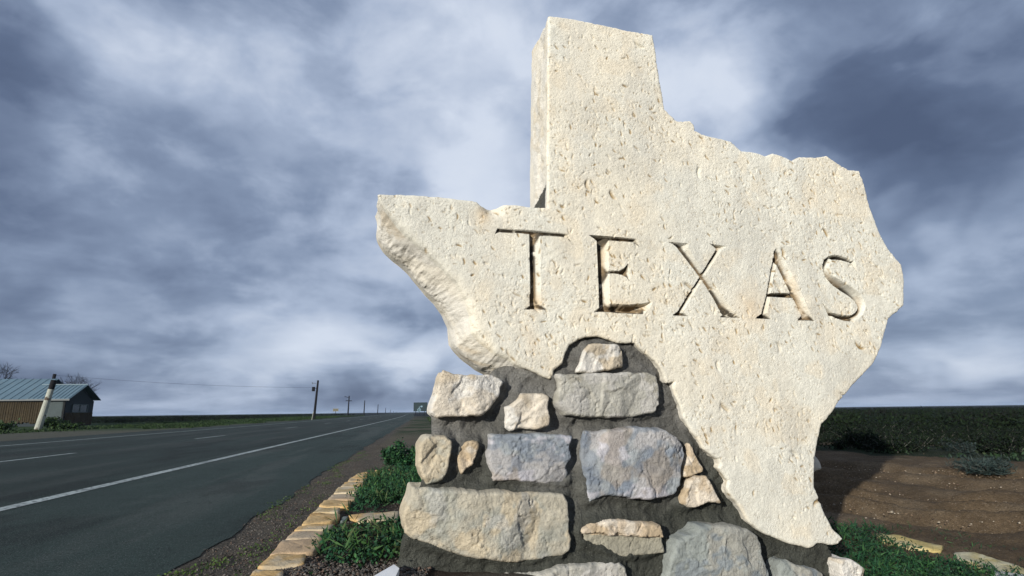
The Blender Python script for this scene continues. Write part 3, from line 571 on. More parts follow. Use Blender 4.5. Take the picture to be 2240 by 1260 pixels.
def slab_exp(X, Z):
    # the lower left edge is rough-hewn and swells outwards behind the face; the lower right keeps a thick heel at its back
    e = sst(-.165, -.10, X)*(1-sst(.62, .72, X))*sst(1.935, 1.80, Z)*(Z > .9)
    e = e*(.085+.05*(fbm(X*4, Z*4, 91, 2)-.5))
    heel = .34*np.exp(-((Z-.42)/.22)**2)*(X > 2.2)*(Z < .75)*sst(2.42, 2.5, X)
    return np.stack([e, heel], 1)
def slab_r(X, Z): return 1+2.0*(sst(-.17, -.1, X)*(1-sst(.62, .75, X))*sst(1.9, 1.75, Z)*(Z > .9))
def lmask(k):
    b = LB[k]
    def f(X, Z):
        m = (X > b[0]) & (X < b[1]) & (Z > b[2]) & (Z < b[3]); r = np.zeros(len(X), bool)
        r[m] = groove(X[m], Z[m], LETTERS[k]) > .0004; return r
    return f
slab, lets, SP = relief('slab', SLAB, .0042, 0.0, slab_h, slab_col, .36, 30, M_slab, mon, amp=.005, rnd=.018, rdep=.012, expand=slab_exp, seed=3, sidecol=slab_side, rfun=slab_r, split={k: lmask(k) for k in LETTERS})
cap_back(slab, SP, .358, slab_exp, (.6, .55, .45))
slab['label'] = 'pitted cream limestone slab with a rough broken edge'
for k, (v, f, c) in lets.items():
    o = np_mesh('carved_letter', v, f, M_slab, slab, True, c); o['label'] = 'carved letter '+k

# rubble base
MPOLY = MORTAR
def mortar_h(X, Z):
    h = (fbm(X*5, Z*5, 101, 4)-.5)*.055+(fbm(X*22, Z*22, 102, 4, .7)-.5)*.040
    near = np.full(len(X), 9.0)
    for (P, off) in STONES.values():
        Pa = np.array(P); lo_ = Pa.min(0)-.10; hi_ = Pa.max(0)+.10; m = (X > lo_[0]) & (X < hi_[0]) & (Z > lo_[1]) & (Z < hi_[1])
        if m.any(): near[m] = np.minimum(near[m], seg_near(X[m], Z[m], Pa)[0])
    lip = .032*np.exp(-(near/.030)**2)*(.35+1.3*fbm(X*9, Z*9, 104, 3))*(X < 1.9)
    return h+lip+.09*sst(1.0, 0.0, Z)*(1-sst(1.1, 1.7, X))
def mortar_col(X, Z, Y):
    a = fbm(X*4, Z*4, 111, 4); col = np.zeros((len(X), 3))+np.array([.150, .146, .132])
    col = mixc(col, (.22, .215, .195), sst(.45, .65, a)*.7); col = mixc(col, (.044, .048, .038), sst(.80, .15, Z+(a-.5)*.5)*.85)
    return col*(.85+.3*fbm(X*20, Z*20, 112, 3))[:, None]
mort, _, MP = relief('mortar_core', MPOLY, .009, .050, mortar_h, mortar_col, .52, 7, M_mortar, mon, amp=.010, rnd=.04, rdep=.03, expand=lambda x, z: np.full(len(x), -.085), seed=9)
cap_back(mort, MP, .518, lambda x, z: np.full(len(x), -.10), (.1, .1, .09))
CREAM = ((.56, .49, .375), (.44, .36, .24), (.60, .57, .50)); GREY = ((.36, .345, .285), (.28, .26, .20), (.42, .40, .35))
BLUE = ((.27, .295, .30), (.34, .325, .31), (.19, .215, .24)); TAN = ((.52, .41, .27), (.42, .31, .17), (.58, .50, .38))
OLIVE = ((.40, .36, .26), (.30, .30, .24), (.46, .38, .24)); GREYB = ((.24, .265, .24), (.30, .29, .24), (.19, .22, .23))
STY = {'limestone_cream_long': (CREAM, .045), 's2': (CREAM, .03), 's3': (GREY, .04), 's4': (CREAM, .035), 's5': (OLIVE, .05), 's6': (TAN, .035), 's7': (BLUE, .035), 's8': (BLUE, .045), 's9': (TAN, .02),
       's10': (TAN, .03), 's11': (OLIVE, .05), 's12': (TAN, .05), 's13': (GREYB, .05), 's14': (GREY, .03), 's15': (GREY, .02), 's16': (GREYB, .035), 's17': (CREAM, .03)}
DESC = {'limestone_cream_long': 'pale cream block at the upper left corner', 's2': 'small squarish cream stone', 's3': 'long grey buff block under the arch', 's4': 'bright cream stone in the arch of mortar',
        's5': 'upright buff stone at the left edge', 's6': 'small tan stone pointed at the bottom', 's7': 'blue grey oblong block', 's8': 'largest blue grey block with violet stains', 's9': 'narrow brown stone beside the slab',
        's10': 'small orange tan stone below the narrow brown one', 's11': 'longest buff boulder at the lower left', 's12': 'tan stone with a smooth grey lower half', 's13': 'big rounded grey green boulder', 's14': 'low pale block cut by the bottom edge',
        's15': 'small grey stone at the bottom left corner', 's16': 'grey white stone under the tip of the slab', 's17': 'small rounded cream stone at the right foot'}
for si, (k, (P, off)) in enumerate(STONES.items()):
    cs, prot = STY[k]; prot *= .75; cs = tuple(tuple((.78*v+.22*(sum(c)/3)*1.06)*1.14 for v in c) for c in cs); rs = np.random.default_rng(100+si+(50 if si == 4 else 0)); Pa = np.array(P); cx, cz = Pa.mean(0); ext = (Pa.max(0)-Pa.min(0)).max()
    pl = []
    ldg = [(Pa[rs.integers(len(Pa))]*w+np.array([cx, cz])*(1-w), rs.uniform(0, 6.28), rs.uniform(.004, .012)) for w in rs.uniform(0, .7, 4)]
    for q in range(7):
        w = rs.uniform(.25, .85); p = Pa[rs.integers(len(Pa))]*w+np.array([cx, cz])*(1-w); dirv = p-np.array([cx, cz]); dn = dirv/(np.linalg.norm(dirv)+1e-6)
        pl.append((p, -dn*rs.uniform(.08, .42)+rs.normal(0, .12, 2), rs.uniform(.0, .012)))
    def hf(X, Z, pl=pl, prot=prot, s=si, ldg=ldg, cz0=cz, cx0=cx):
        wx = X+(fbm(X*11, Z*11, 140+s, 4, .6)-.5)*.035; wz = Z+(fbm(X*11, Z*11, 160+s, 4, .6)-.5)*.035
        h = np.full(len(X), prot)
        for (p, sl, o) in pl: h = np.minimum(h, prot*.55+o+(wx-p[0])*sl[0]+(wz-p[1])*sl[1]+.018)
        h = np.maximum(h, -.010)
        for (p, a, dd) in ldg:
            d = (wx-p[0])*math.cos(a)+(wz-p[1])*math.sin(a); t = np.abs(-(wx-p[0])*math.sin(a)+(wz-p[1])*math.cos(a)); h = h-dd*sst(0, .007, d)*sst(.09, .05, t)*sst(.12, .03, d)
        if s == 11:                         # the stone with a smooth lower ledge
            e = cz0+.012-.10*(X-cx0)+(fbm(X*18, Z*0, 5, 3)-.5)*.03; h = np.where(Z < e, -.008, np.maximum(h, .018))
        h += (fbm(X*16, Z*16, 120+s, 4, .62)-.5)*.012+(fbm(X*55, Z*55, 130+s, 3)-.5)*.0065-.010*np.exp(-((fbm(X*6+9, Z*4, 180+s, 4)-.5)/.007)**2)
        return h
    def cf(X, Z, Y, cs=cs, s=si, off=off, k=k, cz0=cz, cx0=cx):
        a = fbm(X*5, Z*5, 200+s, 4); b = fbm(X*9+3, Z*9, 220+s, 4); c = fbm(X*22, Z*22, 240+s, 3)
        col = np.zeros((len(X), 3))+np.array(cs[0]); col = mixc(col, cs[1], sst(.46, .60, a)*.9); col = mixc(col, cs[2], sst(.52, .62, b)*.9)
        if k in ('s7', 's8'):
            col = mixc(col, (.14, .17, .215), sst(.56, .66, fbm(X*8, Z*12, 260+s, 5))*.55); col = mixc(col, (.50, .48, .50), sst(.57, .64, fbm(X*6, Z*10, 270+s, 4))*.7)
            col = mixc(col, (.33, .28, .22), sst(.60, .68, fbm(X*5, Z*5, 280+s, 4))*.6)
        if k == 's12': col = np.where((Z < cz0+.005-.10*(X-cx0))[:, None], np.array([.33, .31, .24]), col)
        if k == 's11':
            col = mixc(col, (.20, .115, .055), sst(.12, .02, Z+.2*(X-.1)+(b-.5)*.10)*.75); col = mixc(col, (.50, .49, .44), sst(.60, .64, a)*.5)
        return col*(.84+.32*c)[:, None]
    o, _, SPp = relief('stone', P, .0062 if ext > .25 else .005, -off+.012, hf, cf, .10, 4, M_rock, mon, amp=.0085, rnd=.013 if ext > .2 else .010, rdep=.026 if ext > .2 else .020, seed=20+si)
    o['label'] = DESC[k]

# ------------------------------------------------------------------ sandstone edging of the beds
def flag_mesh(P, thick, seed, cols, name='stone', parent=None):
    P = np.array(P); rs = np.random.default_rng(seed)
    c = P.mean(0)
    Q = poly_densify(P, .035, .008, seed); n = len(Q)
    z0 = gh(Q[:, 0], Q[:, 1]); rings = []; cols_ = []
    for sc, dz in ((.985, -.02), (1.0, thick*.5), (.985, thick*.62), (.95, thick*.68), (.75, thick*.70), (.5, thick*.70), (.25, thick*.70)):
        q = c+(Q-c)*sc; zz = gh(q[:, 0], q[:, 1])+dz+(fbm(q[:, 0]*9, q[:, 1]*5, seed, 4)-.5)*.018*(dz > .03)+(np.abs(fbm(q[:, 0]*4, q[:, 1]*22, seed+3, 3)-.5) < .03)*-.006*(dz > .03)
        rings.append(np.column_stack([q, zz]))
    V = np.concatenate(rings+[np.array([[c[0], c[1], gh(c[0:1], c[1:2])[0]+thick*.7]])])
    f = []
    for r in range(6):
        for i in range(n): j = (i+1) % n; f.append([r*n+i, r*n+j, (r+1)*n+j, (r+1)*n+i])
    for i in range(n): f.append([6*n+i, 6*n+(i+1) % n, 7*n])
    a = .5*np.sum(Q[:, 0]*np.roll(Q[:, 1], -1)-np.roll(Q[:, 0], -1)*Q[:, 1])
    if a < 0: f = [q[::-1] for q in f]
    t = sst(.45, .58, fbm(V[:, 0]*7, V[:, 1]*5, seed+7, 4)); col = mixc(np.zeros((len(V), 3))+np.array(cols[0]), cols[1], t)
    me = np_mesh(name, V, f, M_flag, parent, True, col)
    return me
OC = ((.50, .33, .14), (.44, .36, .24)); PK = ((.46, .33, .20), (.40, .32, .22)); PL = ((.52, .43, .29), (.46, .34, .17)); BR = ((.40, .25, .10), (.52, .36, .17)); GR = ((.16, .19, .17), (.2, .22, .2))
edg = empty('stone_edging', 'row of flat ochre sandstones edging the weedy bed beside the highway shoulder', 'edging', (0, 0, 0))
cset = [OC, BR, OC, OC, PL, PK, BR, PL, BR, OC, PK, PK, OC, OC]
for i_, P in enumerate(EDGE): flag_mesh(P, .050, 300+i_, cset[i_], 'stone', edg)
tag(flag_mesh(CROSS[0], .05, 330, OC, 'flagstone'), 'smooth flat yellow sandstone crossing the weedy bed, near the monument base', 'flagstone')
tag(flag_mesh(CROSS[1], .035, 331, GR, 'flagstone'), 'small grey green wedge of stone between the edging and the yellow cross stone', 'flagstone')
tag(flag_mesh(CROSS[2], .05, 332, BR, 'flagstone'), 'farther orange flat stone half sunk in the weeds at the end of the bed', 'flagstone')
tag(flag_mesh(RIGHTST[0], .05, 333, ((.42, .33, .13), (.50, .42, .22)), 'flagstone'), 'long yellow flat stone lying between weeds and the dirt track, nearer the slab tip', 'flagstone')
tag(flag_mesh(RIGHTST[1], .05, 334, ((.40, .33, .15), (.46, .42, .28)), 'flagstone'), 'dull yellow flat stone in the weeds at the lower right corner', 'flagstone')
tag(flag_mesh(RIGHTST[2], .05, 335, ((.36, .36, .31), (.42, .42, .37)), 'flagstone'), 'pale grey stone at the very lower right edge of the photo', 'flagstone')
mb = MB(); mb.prism([(-.655, 2.66, -.02), (-.585, 2.93, -.02), (-.545, 2.86, -.02), (-.53, 2.66, -.02)], (0, 0, .055))
tag(mb.build('painted_block', material('white_paint', (.75, .76, .76), rough=.6, var=[(8, .05)])), 'white painted block poking out at the bottom left foot of the monument', 'block')

# ------------------------------------------------------------------ pebbles and gravel
def pebbles(name, pts, sz, cols, label=None, seed=0, flat=.6):
    rs = np.random.default_rng(seed); n = len(pts)
    oc = np.array([(1, 0, 0), (-1, 0, 0), (0, 1, 0), (0, -1, 0), (0, 0, 1), (0, 0, -1)], float)
    of = np.array([(0, 2, 4), (2, 1, 4), (1, 3, 4), (3, 0, 4), (2, 0, 5), (1, 2, 5), (3, 1, 5), (0, 3, 5)])
    V = oc[None]*rs.uniform(.6, 1.25, (n, 6, 1))+rs.normal(0, .18, (n, 6, 3)); V *= np.array([1, .8, flat]); a = rs.uniform(0, 6.28, n)
    c, s = np.cos(a)[:, None], np.sin(a)[:, None]; x = V[..., 0]*c-V[..., 1]*s; y = V[..., 0]*s+V[..., 1]*c
    V = np.stack([x, y, V[..., 2]], -1)*sz[:, None, None]+pts[:, None, :]
    F = (of[None]+np.arange(n)[:, None, None]*6).reshape(-1, 3)
    C = cols[rs.integers(0, len(cols), n)]*rs.uniform(.6, 1.3, (n, 1)); C = np.repeat(C, 6, 0)
    o = np_mesh(name, V.reshape(-1, 3), F, M_pebble, None, False, C); o['kind'] = 'stuff'
    if label: o['label'] = label
    return o
PCOL = np.array([(.095, .08, .065), (.08, .078, .070), (.11, .075, .056), (.14, .125, .11), (.06, .05, .042), (.10, .09, .078)])
def gz(x, y):    # ground height including relief used by the sheet
    return gh(x, y)+((fbm(x*2, y*2, 1)-.5)*.05+(fbm(x*9, y*9, 2, 3)-.5)*.022)*sst(-1.5, -1.0, x*RL[0]+y*RL[1])
# shoulder strip between asphalt and edging
n = 9000; s = 2.6+rng.random(n)**1.6*12; l = -1.22+rng.random(n)*(.55+.02*s); xy = road_xy(s, l); k = xy[:, 0]*1.0 < 0
P3 = np.column_stack([xy, gz(xy[:, 0], xy[:, 1])+.001]); P3[:, 2] = np.maximum(P3[:, 2], -.014)
pebbles('gravel', P3, rng.uniform(.0035, .0095, n), PCOL, 'loose brown gravel between asphalt and the sandstone edging', 1)
n = 3600; x = rng.uniform(-1.16, -.42, n); y = rng.uniform(2.45, 3.25, n); k = (rng.random(n) < 1-sst(2.95, 3.22, y))
P3 = np.column_stack([x, y, gz(x, y)+.012])[k]
pebbles('gravel', P3, rng.uniform(.005, .013, len(P3)), PCOL, 'reddish gravel heaped at the near end of the bed', 2)
n = 11000; x = rng.uniform(1.6, 12, n); y = 2.8+rng.random(n)*8.5; k = (fbm(x*1.3, y*1.3, 77, 3) > .40)
P3 = np.column_stack([x, y, gz(x, y)-.01])[k]
pebbles('gravel', P3, rng.uniform(.004, .014, len(P3))*(1+.8*(rng.random(len(P3)) > .96)), np.array([(.26, .20, .14), (.20, .14, .09), (.34, .29, .22), (.12, .08, .055)]), 'small stones strewn over the red dirt track', 3)
n = 900; x = rng.uniform(-1.16, -.4, n); y = rng.uniform(3.2, 5.6, n)
pebbles('gravel', np.column_stack([x, y, gz(x, y)+.004]), rng.uniform(.004, .010, n), PCOL, 'fine gravel in the bare patch of the bed', 4)

# ------------------------------------------------------------------ vegetation
def leaves(name, cen, size, cols, mat, parent=None, up=.5, seed=0, shape='leaf'):
    """cen (n,3) leaf positions; a small folded leaf at each"""
    rs = np.random.default_rng(seed); n = len(cen)
    d = rs.normal(0, 1, (n, 3)); d[:, 2] = np.abs(d[:, 2])*up+.15; d /= np.linalg.norm(d, axis=1)[:, None]
    a = rs.normal(0, 1, (n, 3)); sd_ = np.cross(d, a); sd_ /= np.linalg.norm(sd_, axis=1)[:, None]+1e-9
    L = size[:, None]; w = L*(.28 if shape == 'leaf' else .06)
    b = cen; t = cen+d*L; m = cen+d*L*.5
    V = np.stack([b, m+sd_*w, t, m-sd_*w], 1).reshape(-1, 3)
    F = (np.arange(n)[:, None]*4+np.arange(4)[None])
    C = np.repeat(cols, 4, 0)
    return np_mesh(name, V, F, mat, parent, False, C, link=True)
GRN = np.array([(.010, .046, .018), (.016, .062, .022), (.008, .036, .016), (.026, .075, .022)])
def clump_pts(cx, cy, r, h, n, rs):
    a = rs.uniform(0, 6.28, n); q = np.sqrt(rs.random(n)); x = cx+np.cos(a)*q*r; y = cy+np.sin(a)*q*r
    z = gz(x, y)+h*(1-q**2*.7)*rs.random(n)**.6
    return np.column_stack([x, y, z])
def cover(name, label, centres, leafn, size, cols, seed, mat=M_leaf, shape='leaf'):
    rs = np.random.default_rng(seed); pts = []; cc = []; sz = []
    for (cx, cy, r, h) in centres:
        m = int(leafn*r*r/.02*(.6+h*3)); p = clump_pts(cx, cy, r, h, m, rs); pts.append(p)
        c = cols[rs.integers(0, len(cols))]*rs.uniform(.75, 1.25); cc.append(np.tile(c, (m, 1))*rs.uniform(.7, 1.3, (m, 1))); sz.append(rs.uniform(.6, 1.3, m)*size)
    o = leaves(name, np.concatenate(pts), np.concatenate(sz), np.concatenate(cc), mat, None, .8, seed, shape)
    o['kind'] = 'stuff'; o['label'] = label; return o
rs = np.random.default_rng(5)
def scatter(poly, n, rs, f=None):
    P = np.array(poly); out = []
    while len(out) < n:
        x, y = rs.uniform(P[:, 0].min(), P[:, 0].max()), rs.uniform(P[:, 1].min(), P[:, 1].max())
        if inpoly(np.array([x]), np.array([y]), P)[0] and (f is None or f(x, y)): out.append((x, y))
    return out
bedP = [(-1.75, 7.4), (-1.0, 7.8), (-.55, 5.0), (-.55, 3.1), (-.98, 3.02), (-1.10, 3.43), (-1.12, 4.1), (-1.30, 4.84), (-1.50, 6.0)]
gap = lambda x, y: not (3.98 < y < 5.0 and x > -1.13+.0*y) and not (4.05 < y < 4.45)
cs_ = [(x, y, rs.uniform(.07, .14), rs.uniform(.05, .11)) for x, y in scatter(bedP, 230, rs, gap)]
cs_ += [(x, y, rs.uniform(.08, .14), rs.uniform(.08, .16)) for x, y in scatter([(-1.55, 7.3), (-.9, 7.6), (-.8, 5.2), (-1.25, 5.1)], 60, rs)]
cover('ground_cover', 'dark green leafy weeds filling the bed beside the edging stones', cs_, 80, .026, GRN*1.15, 6)
cs_ = [(x, y, rs.uniform(.03, .07), rs.uniform(.02, .04)) for x, y in scatter([(-1.20, 4.9), (-.8, 5.0), (-.7, 3.3), (-.95, 2.7), (-1.07, 3.2)], 40, rs)]
cover('ground_cover', 'thin low weeds along the inside of the edging stones', cs_, 55, .018, GRN, 61)
cs_ = [(x, y, rs.uniform(.08, .16), rs.uniform(.03, .09)) for x, y in scatter(bedP, 110, rs, gap)]
cover('grass', 'thin green grass blades growing through the weeds of the bed', cs_, 48, .085, np.array([(.018, .070, .024), (.035, .085, .022), (.060, .085, .030), (.022, .060, .020)]), 63, shape='blade')
cs_ = [(x, y, rs.uniform(.08, .16), rs.uniform(.03, .08)) for x, y in scatter([(2.05, 3.9), (2.6, 5.5), (3.2, 5.4), (3.05, 4.7), (3.5, 4.1), (3.4, 3.6), (2.2, 3.4)], 90, rs)]
cover('grass', 'thin grass blades among the weeds right of the monument', cs_, 40, .08, GRN*1.05, 64, shape='blade')
# moss and low weeds along the asphalt edge and outside the edging
cs_ = []
for t in np.linspace(0, 1, 150):
    s_ = 2.9+t*t*9; x, y = road_xy(s_, -1.10+rs.normal(0, .045)+.10*math.sin(s_*2)); 
    if fbm(np.array([s_*1.4]), np.array([1.0]), 12, 3)[0] > .36: cs_.append((x, y, rs.uniform(.035, .075), rs.uniform(.01, .03)))
for t in np.linspace(0, 1, 70):
    y = 2.75+t*2.8; x = np.interp(y, [2.7, 3.0, 3.5, 4.0, 4.7, 5.4], [-1.25, -1.28, -1.40, -1.46, -1.60, -1.72])-.05+rs.normal(0, .03); cs_.append((x, y, rs.uniform(.02, .05), rs.uniform(.008, .03)))
cover('ground_cover', 'mossy green weeds in the crack along the asphalt edge', cs_, 120, .014, np.array([(.045, .085, .015), (.035, .07, .018), (.06, .10, .02)]), 7)
# weeds right of the monument
cs_ = [(x, y, rs.uniform(.07, .15), rs.uniform(.06, .16)) for x, y in scatter([(2.05, 3.9), (2.6, 5.5), (3.0, 5.2), (3.05, 4.7), (3.4, 4.1), (3.3, 3.6), (2.2, 3.4)], 190, rs)]
cover('ground_cover', 'dark green weeds at the right foot of the monument', cs_, 60, .024, GRN*.8, 8)
cs_ = [(x, y, rs.uniform(.05, .1), rs.uniform(.05, .16)) for x, y in scatter([(2.9, 5.3), (3.5, 5.4), (3.9, 4.6), (3.6, 3.9), (3.3, 4.2)], 34, rs)]
cover('ground_cover', 'sparse wispy weeds beyond the yellow flat stones', cs_, 14, .05, GRN*.9, 9, shape='blade')

def bush(name, label, cat, cx, cy, r, h, n, size, cols, seed, group=None, mat=M_leaf, stems=7, shape='leaf', link_mesh=None):
    e = empty(name, label, cat, (cx, cy, float(gz(np.array([cx]), np.array([cy]))[0])-.01), random.random()*6, group)
    if link_mesh:
        for nm, me in link_mesh: o = bpy.data.objects.new(nm, me); COL.objects.link(o); o.parent = e
        return e
    rs = np.random.default_rng(seed); pts = []; mb = MB()
    for k in range(stems):
        a = rs.uniform(0, 6.28); tip = np.array([math.cos(a)*r*rs.uniform(.3, .9), math.sin(a)*r*rs.uniform(.3, .9), h*rs.uniform(.6, 1)])
        mb.bar((0, 0, 0), tip, .004+r*.01, .002, 4)
        t = rs.uniform(.15, 1.0, n//stems)[:, None]; p = tip*t; pts.append(p+rs.normal(0, r*.17, p.shape)*np.array([1, 1, .7])*(1.15-t*.6))
    p = np.concatenate(pts); p[:, 2] = np.abs(p[:, 2]); m = len(p)
    c = cols[rs.integers(0, len(cols), m)]*rs.uniform(.65, 1.35, (m, 1))
    leaves('foliage', p, rs.uniform(.6, 1.3, m)*size, c, mat, e, .7, seed, shape); mb.build('stem', M_twig, e)
    return e
bush('weed_bush', 'bright green leafy bush left of the monument, tallest in the bed', 'bush', -1.42, 8.0, .34, .38, 2600, .04, GRN*1.25, 21)
bush('weed_bush', 'smaller green bush at the far end of the bed, behind the sunken orange stone', 'bush', -1.78, 8.5, .24, .24, 1200, .04, GRN, 22)
bush('weed_bush', 'green bush tucked against the left edge of the monument base', 'bush', -1.02, 7.6, .34, .34, 2200, .04, GRN*.9, 23)
SGR = np.array([(.035, .060, .055), (.050, .070, .060), (.028, .05, .045)])
bush('tumbleweed', 'grey green wispy tumbleweed lying across the dirt track on the right', 'bush', 5.6, 6.95, .40, .14, 2600, .07, SGR*.75, 24, stems=40, shape='blade')
bush('desert_shrub', 'low dark round shrub alone on the bare dirt, right of the slab', 'shrub', 6.75, 8.75, .22, .20, 1200, .03, SGR*.5, 25)
bush('desert_shrub', 'low dark round shrub just behind the lone one on the bare dirt', 'shrub', 7.3, 9.7, .2, .22, 1200, .03, SGR*.5, 26)
# individual shrubs on the plain, sharing meshes
protos = []
SC = np.array([(.007, .012, .009), (.009, .017, .008), (.010, .012, .010), (.012, .021, .009)])
def proto_shrub(i):
    rs = np.random.default_rng(400+i); r, h = 1.0, .62+.2*rs.random(); n = 1300; pts = []; mb = MB()
    for k in range(9):
        a = rs.uniform(0, 6.28); tip = np.array([math.cos(a)*r*rs.uniform(.2, .9), math.sin(a)*r*rs.uniform(.2, .9), h*rs.uniform(.6, 1)]); mb.bar((0, 0, 0), tip, .02, .006, 3)
        t = rs.uniform(.2, 1, n//9)[:, None]; p = tip*t; pts.append(p+rs.normal(0, .17, p.shape)*np.array([1, 1, .6]))
    p = np.concatenate(pts); p[:, 2] = np.abs(p[:, 2])
    o = leaves('foliage', p, rs.uniform(.05, .12, len(p)), SC[rs.integers(0, 4, len(p))]*rs.uniform(.6, 1.4, (len(p), 1)), M_scrub, None, .8, 500+i)
    s_ = mb.build('stem', M_twig)
    ms = (o.data, s_.data); bpy.data.objects.remove(o); bpy.data.objects.remove(s_); return ms
protos = [proto_shrub(i) for i in range(5)]
rs = np.random.default_rng(31); cnt_ = 0
lab = 'low dark green desert shrub among many on the plain behind the dirt track'
def put_shrub(x, y, r, lb, grp):
    e = empty('desert_shrub', lb, 'shrub', (x, y, float(gz(np.array([x]), np.array([y]))[0])-.02), rs.uniform(0, 6.28), grp)
    e.scale = (r, r, r*rs.uniform(.7, 1.1)); a, b = protos[rs.integers(0, 5)]
    for nm, me in (('foliage', a), ('stem', b)):
        o = bpy.data.objects.new(nm, me); COL.objects.link(o); o.parent = e
while cnt_ < 150:
    az = rs.uniform(R_(24), R_(45)); d = 11.5+rs.random()**1.3*16; x, y = math.sin(az)*d, math.cos(az)*d
    if y < np.interp(x, [2, 5.4, 5.6, 5.75, 6.6, 9, 40], [11.5, 10.6, 10.2, 9.3, 8.8, 8.6, 8.6])+rs.random()*1.2: continue
    put_shrub(x, y, rs.uniform(.22, .50), lab, 'shrubs on the plain behind the dirt track'); cnt_ += 1
cs_ = []
for x, y in scatter([(4.5, 10.4), (5.5, 9.9), (5.8, 8.9), (6.6, 8.2), (9.5, 7.4), (14, 11), (12, 15), (5, 15)], 260, rs, lambda x, y: fbm(np.array([x*.9]), np.array([y*.9]), 19, 3)[0] > .46): cs_.append((x, y, rs.uniform(.12, .3), rs.uniform(.04, .12)))
cover('ground_cover', 'low green patches of weeds where the dirt track meets the scrub', cs_, 9, .055, np.array([(.014, .034, .012), (.02, .04, .018), (.024, .036, .014)]), 62)
# far-off scrub: one mass on both sides of the highway
def far_scrub(name, label, az0, az1, d0, d1, n, seed, ok, hmul=1.0):
    rs = np.random.default_rng(seed); az = rs.uniform(az0, az1, n); d = d0*(d1/d0)**rs.random(n); x = np.sin(az)*d; y = np.cos(az)*d; k = ok(x, y); x, y, d = x[k], y[k], d[k]; n = len(x)
    r = rs.uniform(.20, .60, n)*hmul*(1+.2*(rs.random(n) > .95)); m = 46; q = rs.normal(0, .42, (n, m, 3))*np.array([1.2, 1.2, 0]); q[..., 2] = rs.random((n, m))**.8*.95*(1-.35*np.hypot(q[..., 0], q[..., 1])).clip(.2, 1)
    p = (q*r[:, None, None]+np.column_stack([x, y, np.zeros(n)])[:, None]).reshape(-1, 3); c = np.repeat(SC[rs.integers(0, 4, n)], m, 0)*rs.uniform(.5, 1.3, (n*m, 1))
    sz = np.repeat(r, m)*rs.uniform(.12, .26, n*m)
    o = leaves(name, p, sz, c, M_scrub, None, .8, seed); o['kind'] = 'stuff'; o['label'] = label
far_scrub('scrub', 'dark dense scrub stretching to the horizon right of the monument', R_(20), R_(50), 19, 240, 5200, 41, lambda x, y: y > 12, 1.0)
far_scrub('scrub', 'dark scrub on the plain beyond the billboard', R_(-9.5), R_(-4), 60, 260, 500, 42, lambda x, y: (x*RL[0]+y*RL[1]) > 2.5, 1.0)
far_scrub('scrub', 'dark scrub on the plain left of the highway', R_(-47), R_(-10), 66, 420, 6500, 43, lambda x, y: (x*RL[0]+y*RL[1]) < -24, 1.15)
# grass verge left of the highway
n = 70000; s = 16*(150/16)**rng.random(n); l = -13.4-rng.random(n)**1.0*(4+s*.14); l = np.where(s < 33, l-5.5, l); xy = road_xy(s, l); k = fbm(xy[:, 0]*.35, xy[:, 1]*.35, 88, 3) > np.interp(l, [-40, -17, -13.4], [.30, .42, .62]); xy = xy[k]; m = len(xy)
dd = np.hypot(xy[:, 0], xy[:, 1])
o = leaves('verge_grass', np.column_stack([xy, np.full(m, -.03)]), rng.uniform(.5, 1.2, m)*(.07+.0012*dd), np.array([(.016, .036, .008)])*rng.uniform(.5, 1.5, (m, 1)), M_leaf, None, 1.6, 44)
o['kind'] = 'stuff'; o['label'] = 'green grass verge along the far side of the highway'
n = 9000; s = 20+rng.random(n)*60; l = .5+rng.random(n)*(3+s*.05); xy = road_xy(s, l); k = fbm(xy[:, 0]*.5, xy[:, 1]*.5, 89, 3) > .46; xy = xy[k]; m = len(xy)
o = leaves('verge_grass', np.column_stack([xy, np.full(m, -.02)]), rng.uniform(.5, 1.2, m)*.16, np.array([(.026, .044, .014)])*rng.uniform(.5, 1.5, (m, 1)), M_leaf, None, 1.6, 45)
o['kind'] = 'stuff'; o['label'] = 'patchy grass beside the gravel turnout left of the monument'

# ------------------------------------------------------------------ roadside house
hs = empty('roadside_house', 'low abandoned wooden house with a blue grey metal roof across the highway', 'house', (-35.83, 45.89, 0), R_(8.9))
mb = MB(); mb.box(-17, -2.5, .06, 6.3, -.2, 2.05); mb.build('core_wall', M_darkwood, hs)
mb = MB(); mb.box(-2.5, -.05, .06, 4.0, -.2, 2.02); mb.add([(-2, .1, 2.02), (-2, 3.9, 2.02), (-2, 2, 3.05), (-.05, .1, 2.02), (-.05, 3.9, 2.02), (-.05, 2, 3.05)], [[0, 1, 2], [3, 5, 4], [0, 3, 4, 1], [0, 2, 5, 3], [1, 4, 5, 2]]); mb.build('gable_wall', M_darkwood, hs)
mb = MB()
x = -16.8
while x < -1.6:
    w = random.uniform(.12, .20); zz = random.uniform(.0, .02); mb.box(x, x+w-.03, -.02-zz, .03, .28+random.uniform(-.06, .06), 1.98); x += w
o = mb.build('board_cladding', M_slat, hs); o['kind'] = 'stuff'
mb = MB(); x = 0.1
while x < 3.8:
    w = random.uniform(.12, .19); mb.box(-.03, .02+random.uniform(0, .012), x, x+w-.025, .05, 1.05); x += w
o = mb.build('board_skirt', M_slat, hs); o['kind'] = 'stuff'
mb = MB()
for k in range(22): x = -1.42+k*.055; mb.box(x, x+.03, -.035, .03, .05, 1.98)
mb.box(-1.44, -.20, -.012, .02, .05, 1.98); mb.build('corrugated_panel', M_corr, hs)
mb = MB(); mb.box(-.16, -.04, -.05, .04, 0, 2.0); mb.build('corner_post', M_dark, hs)
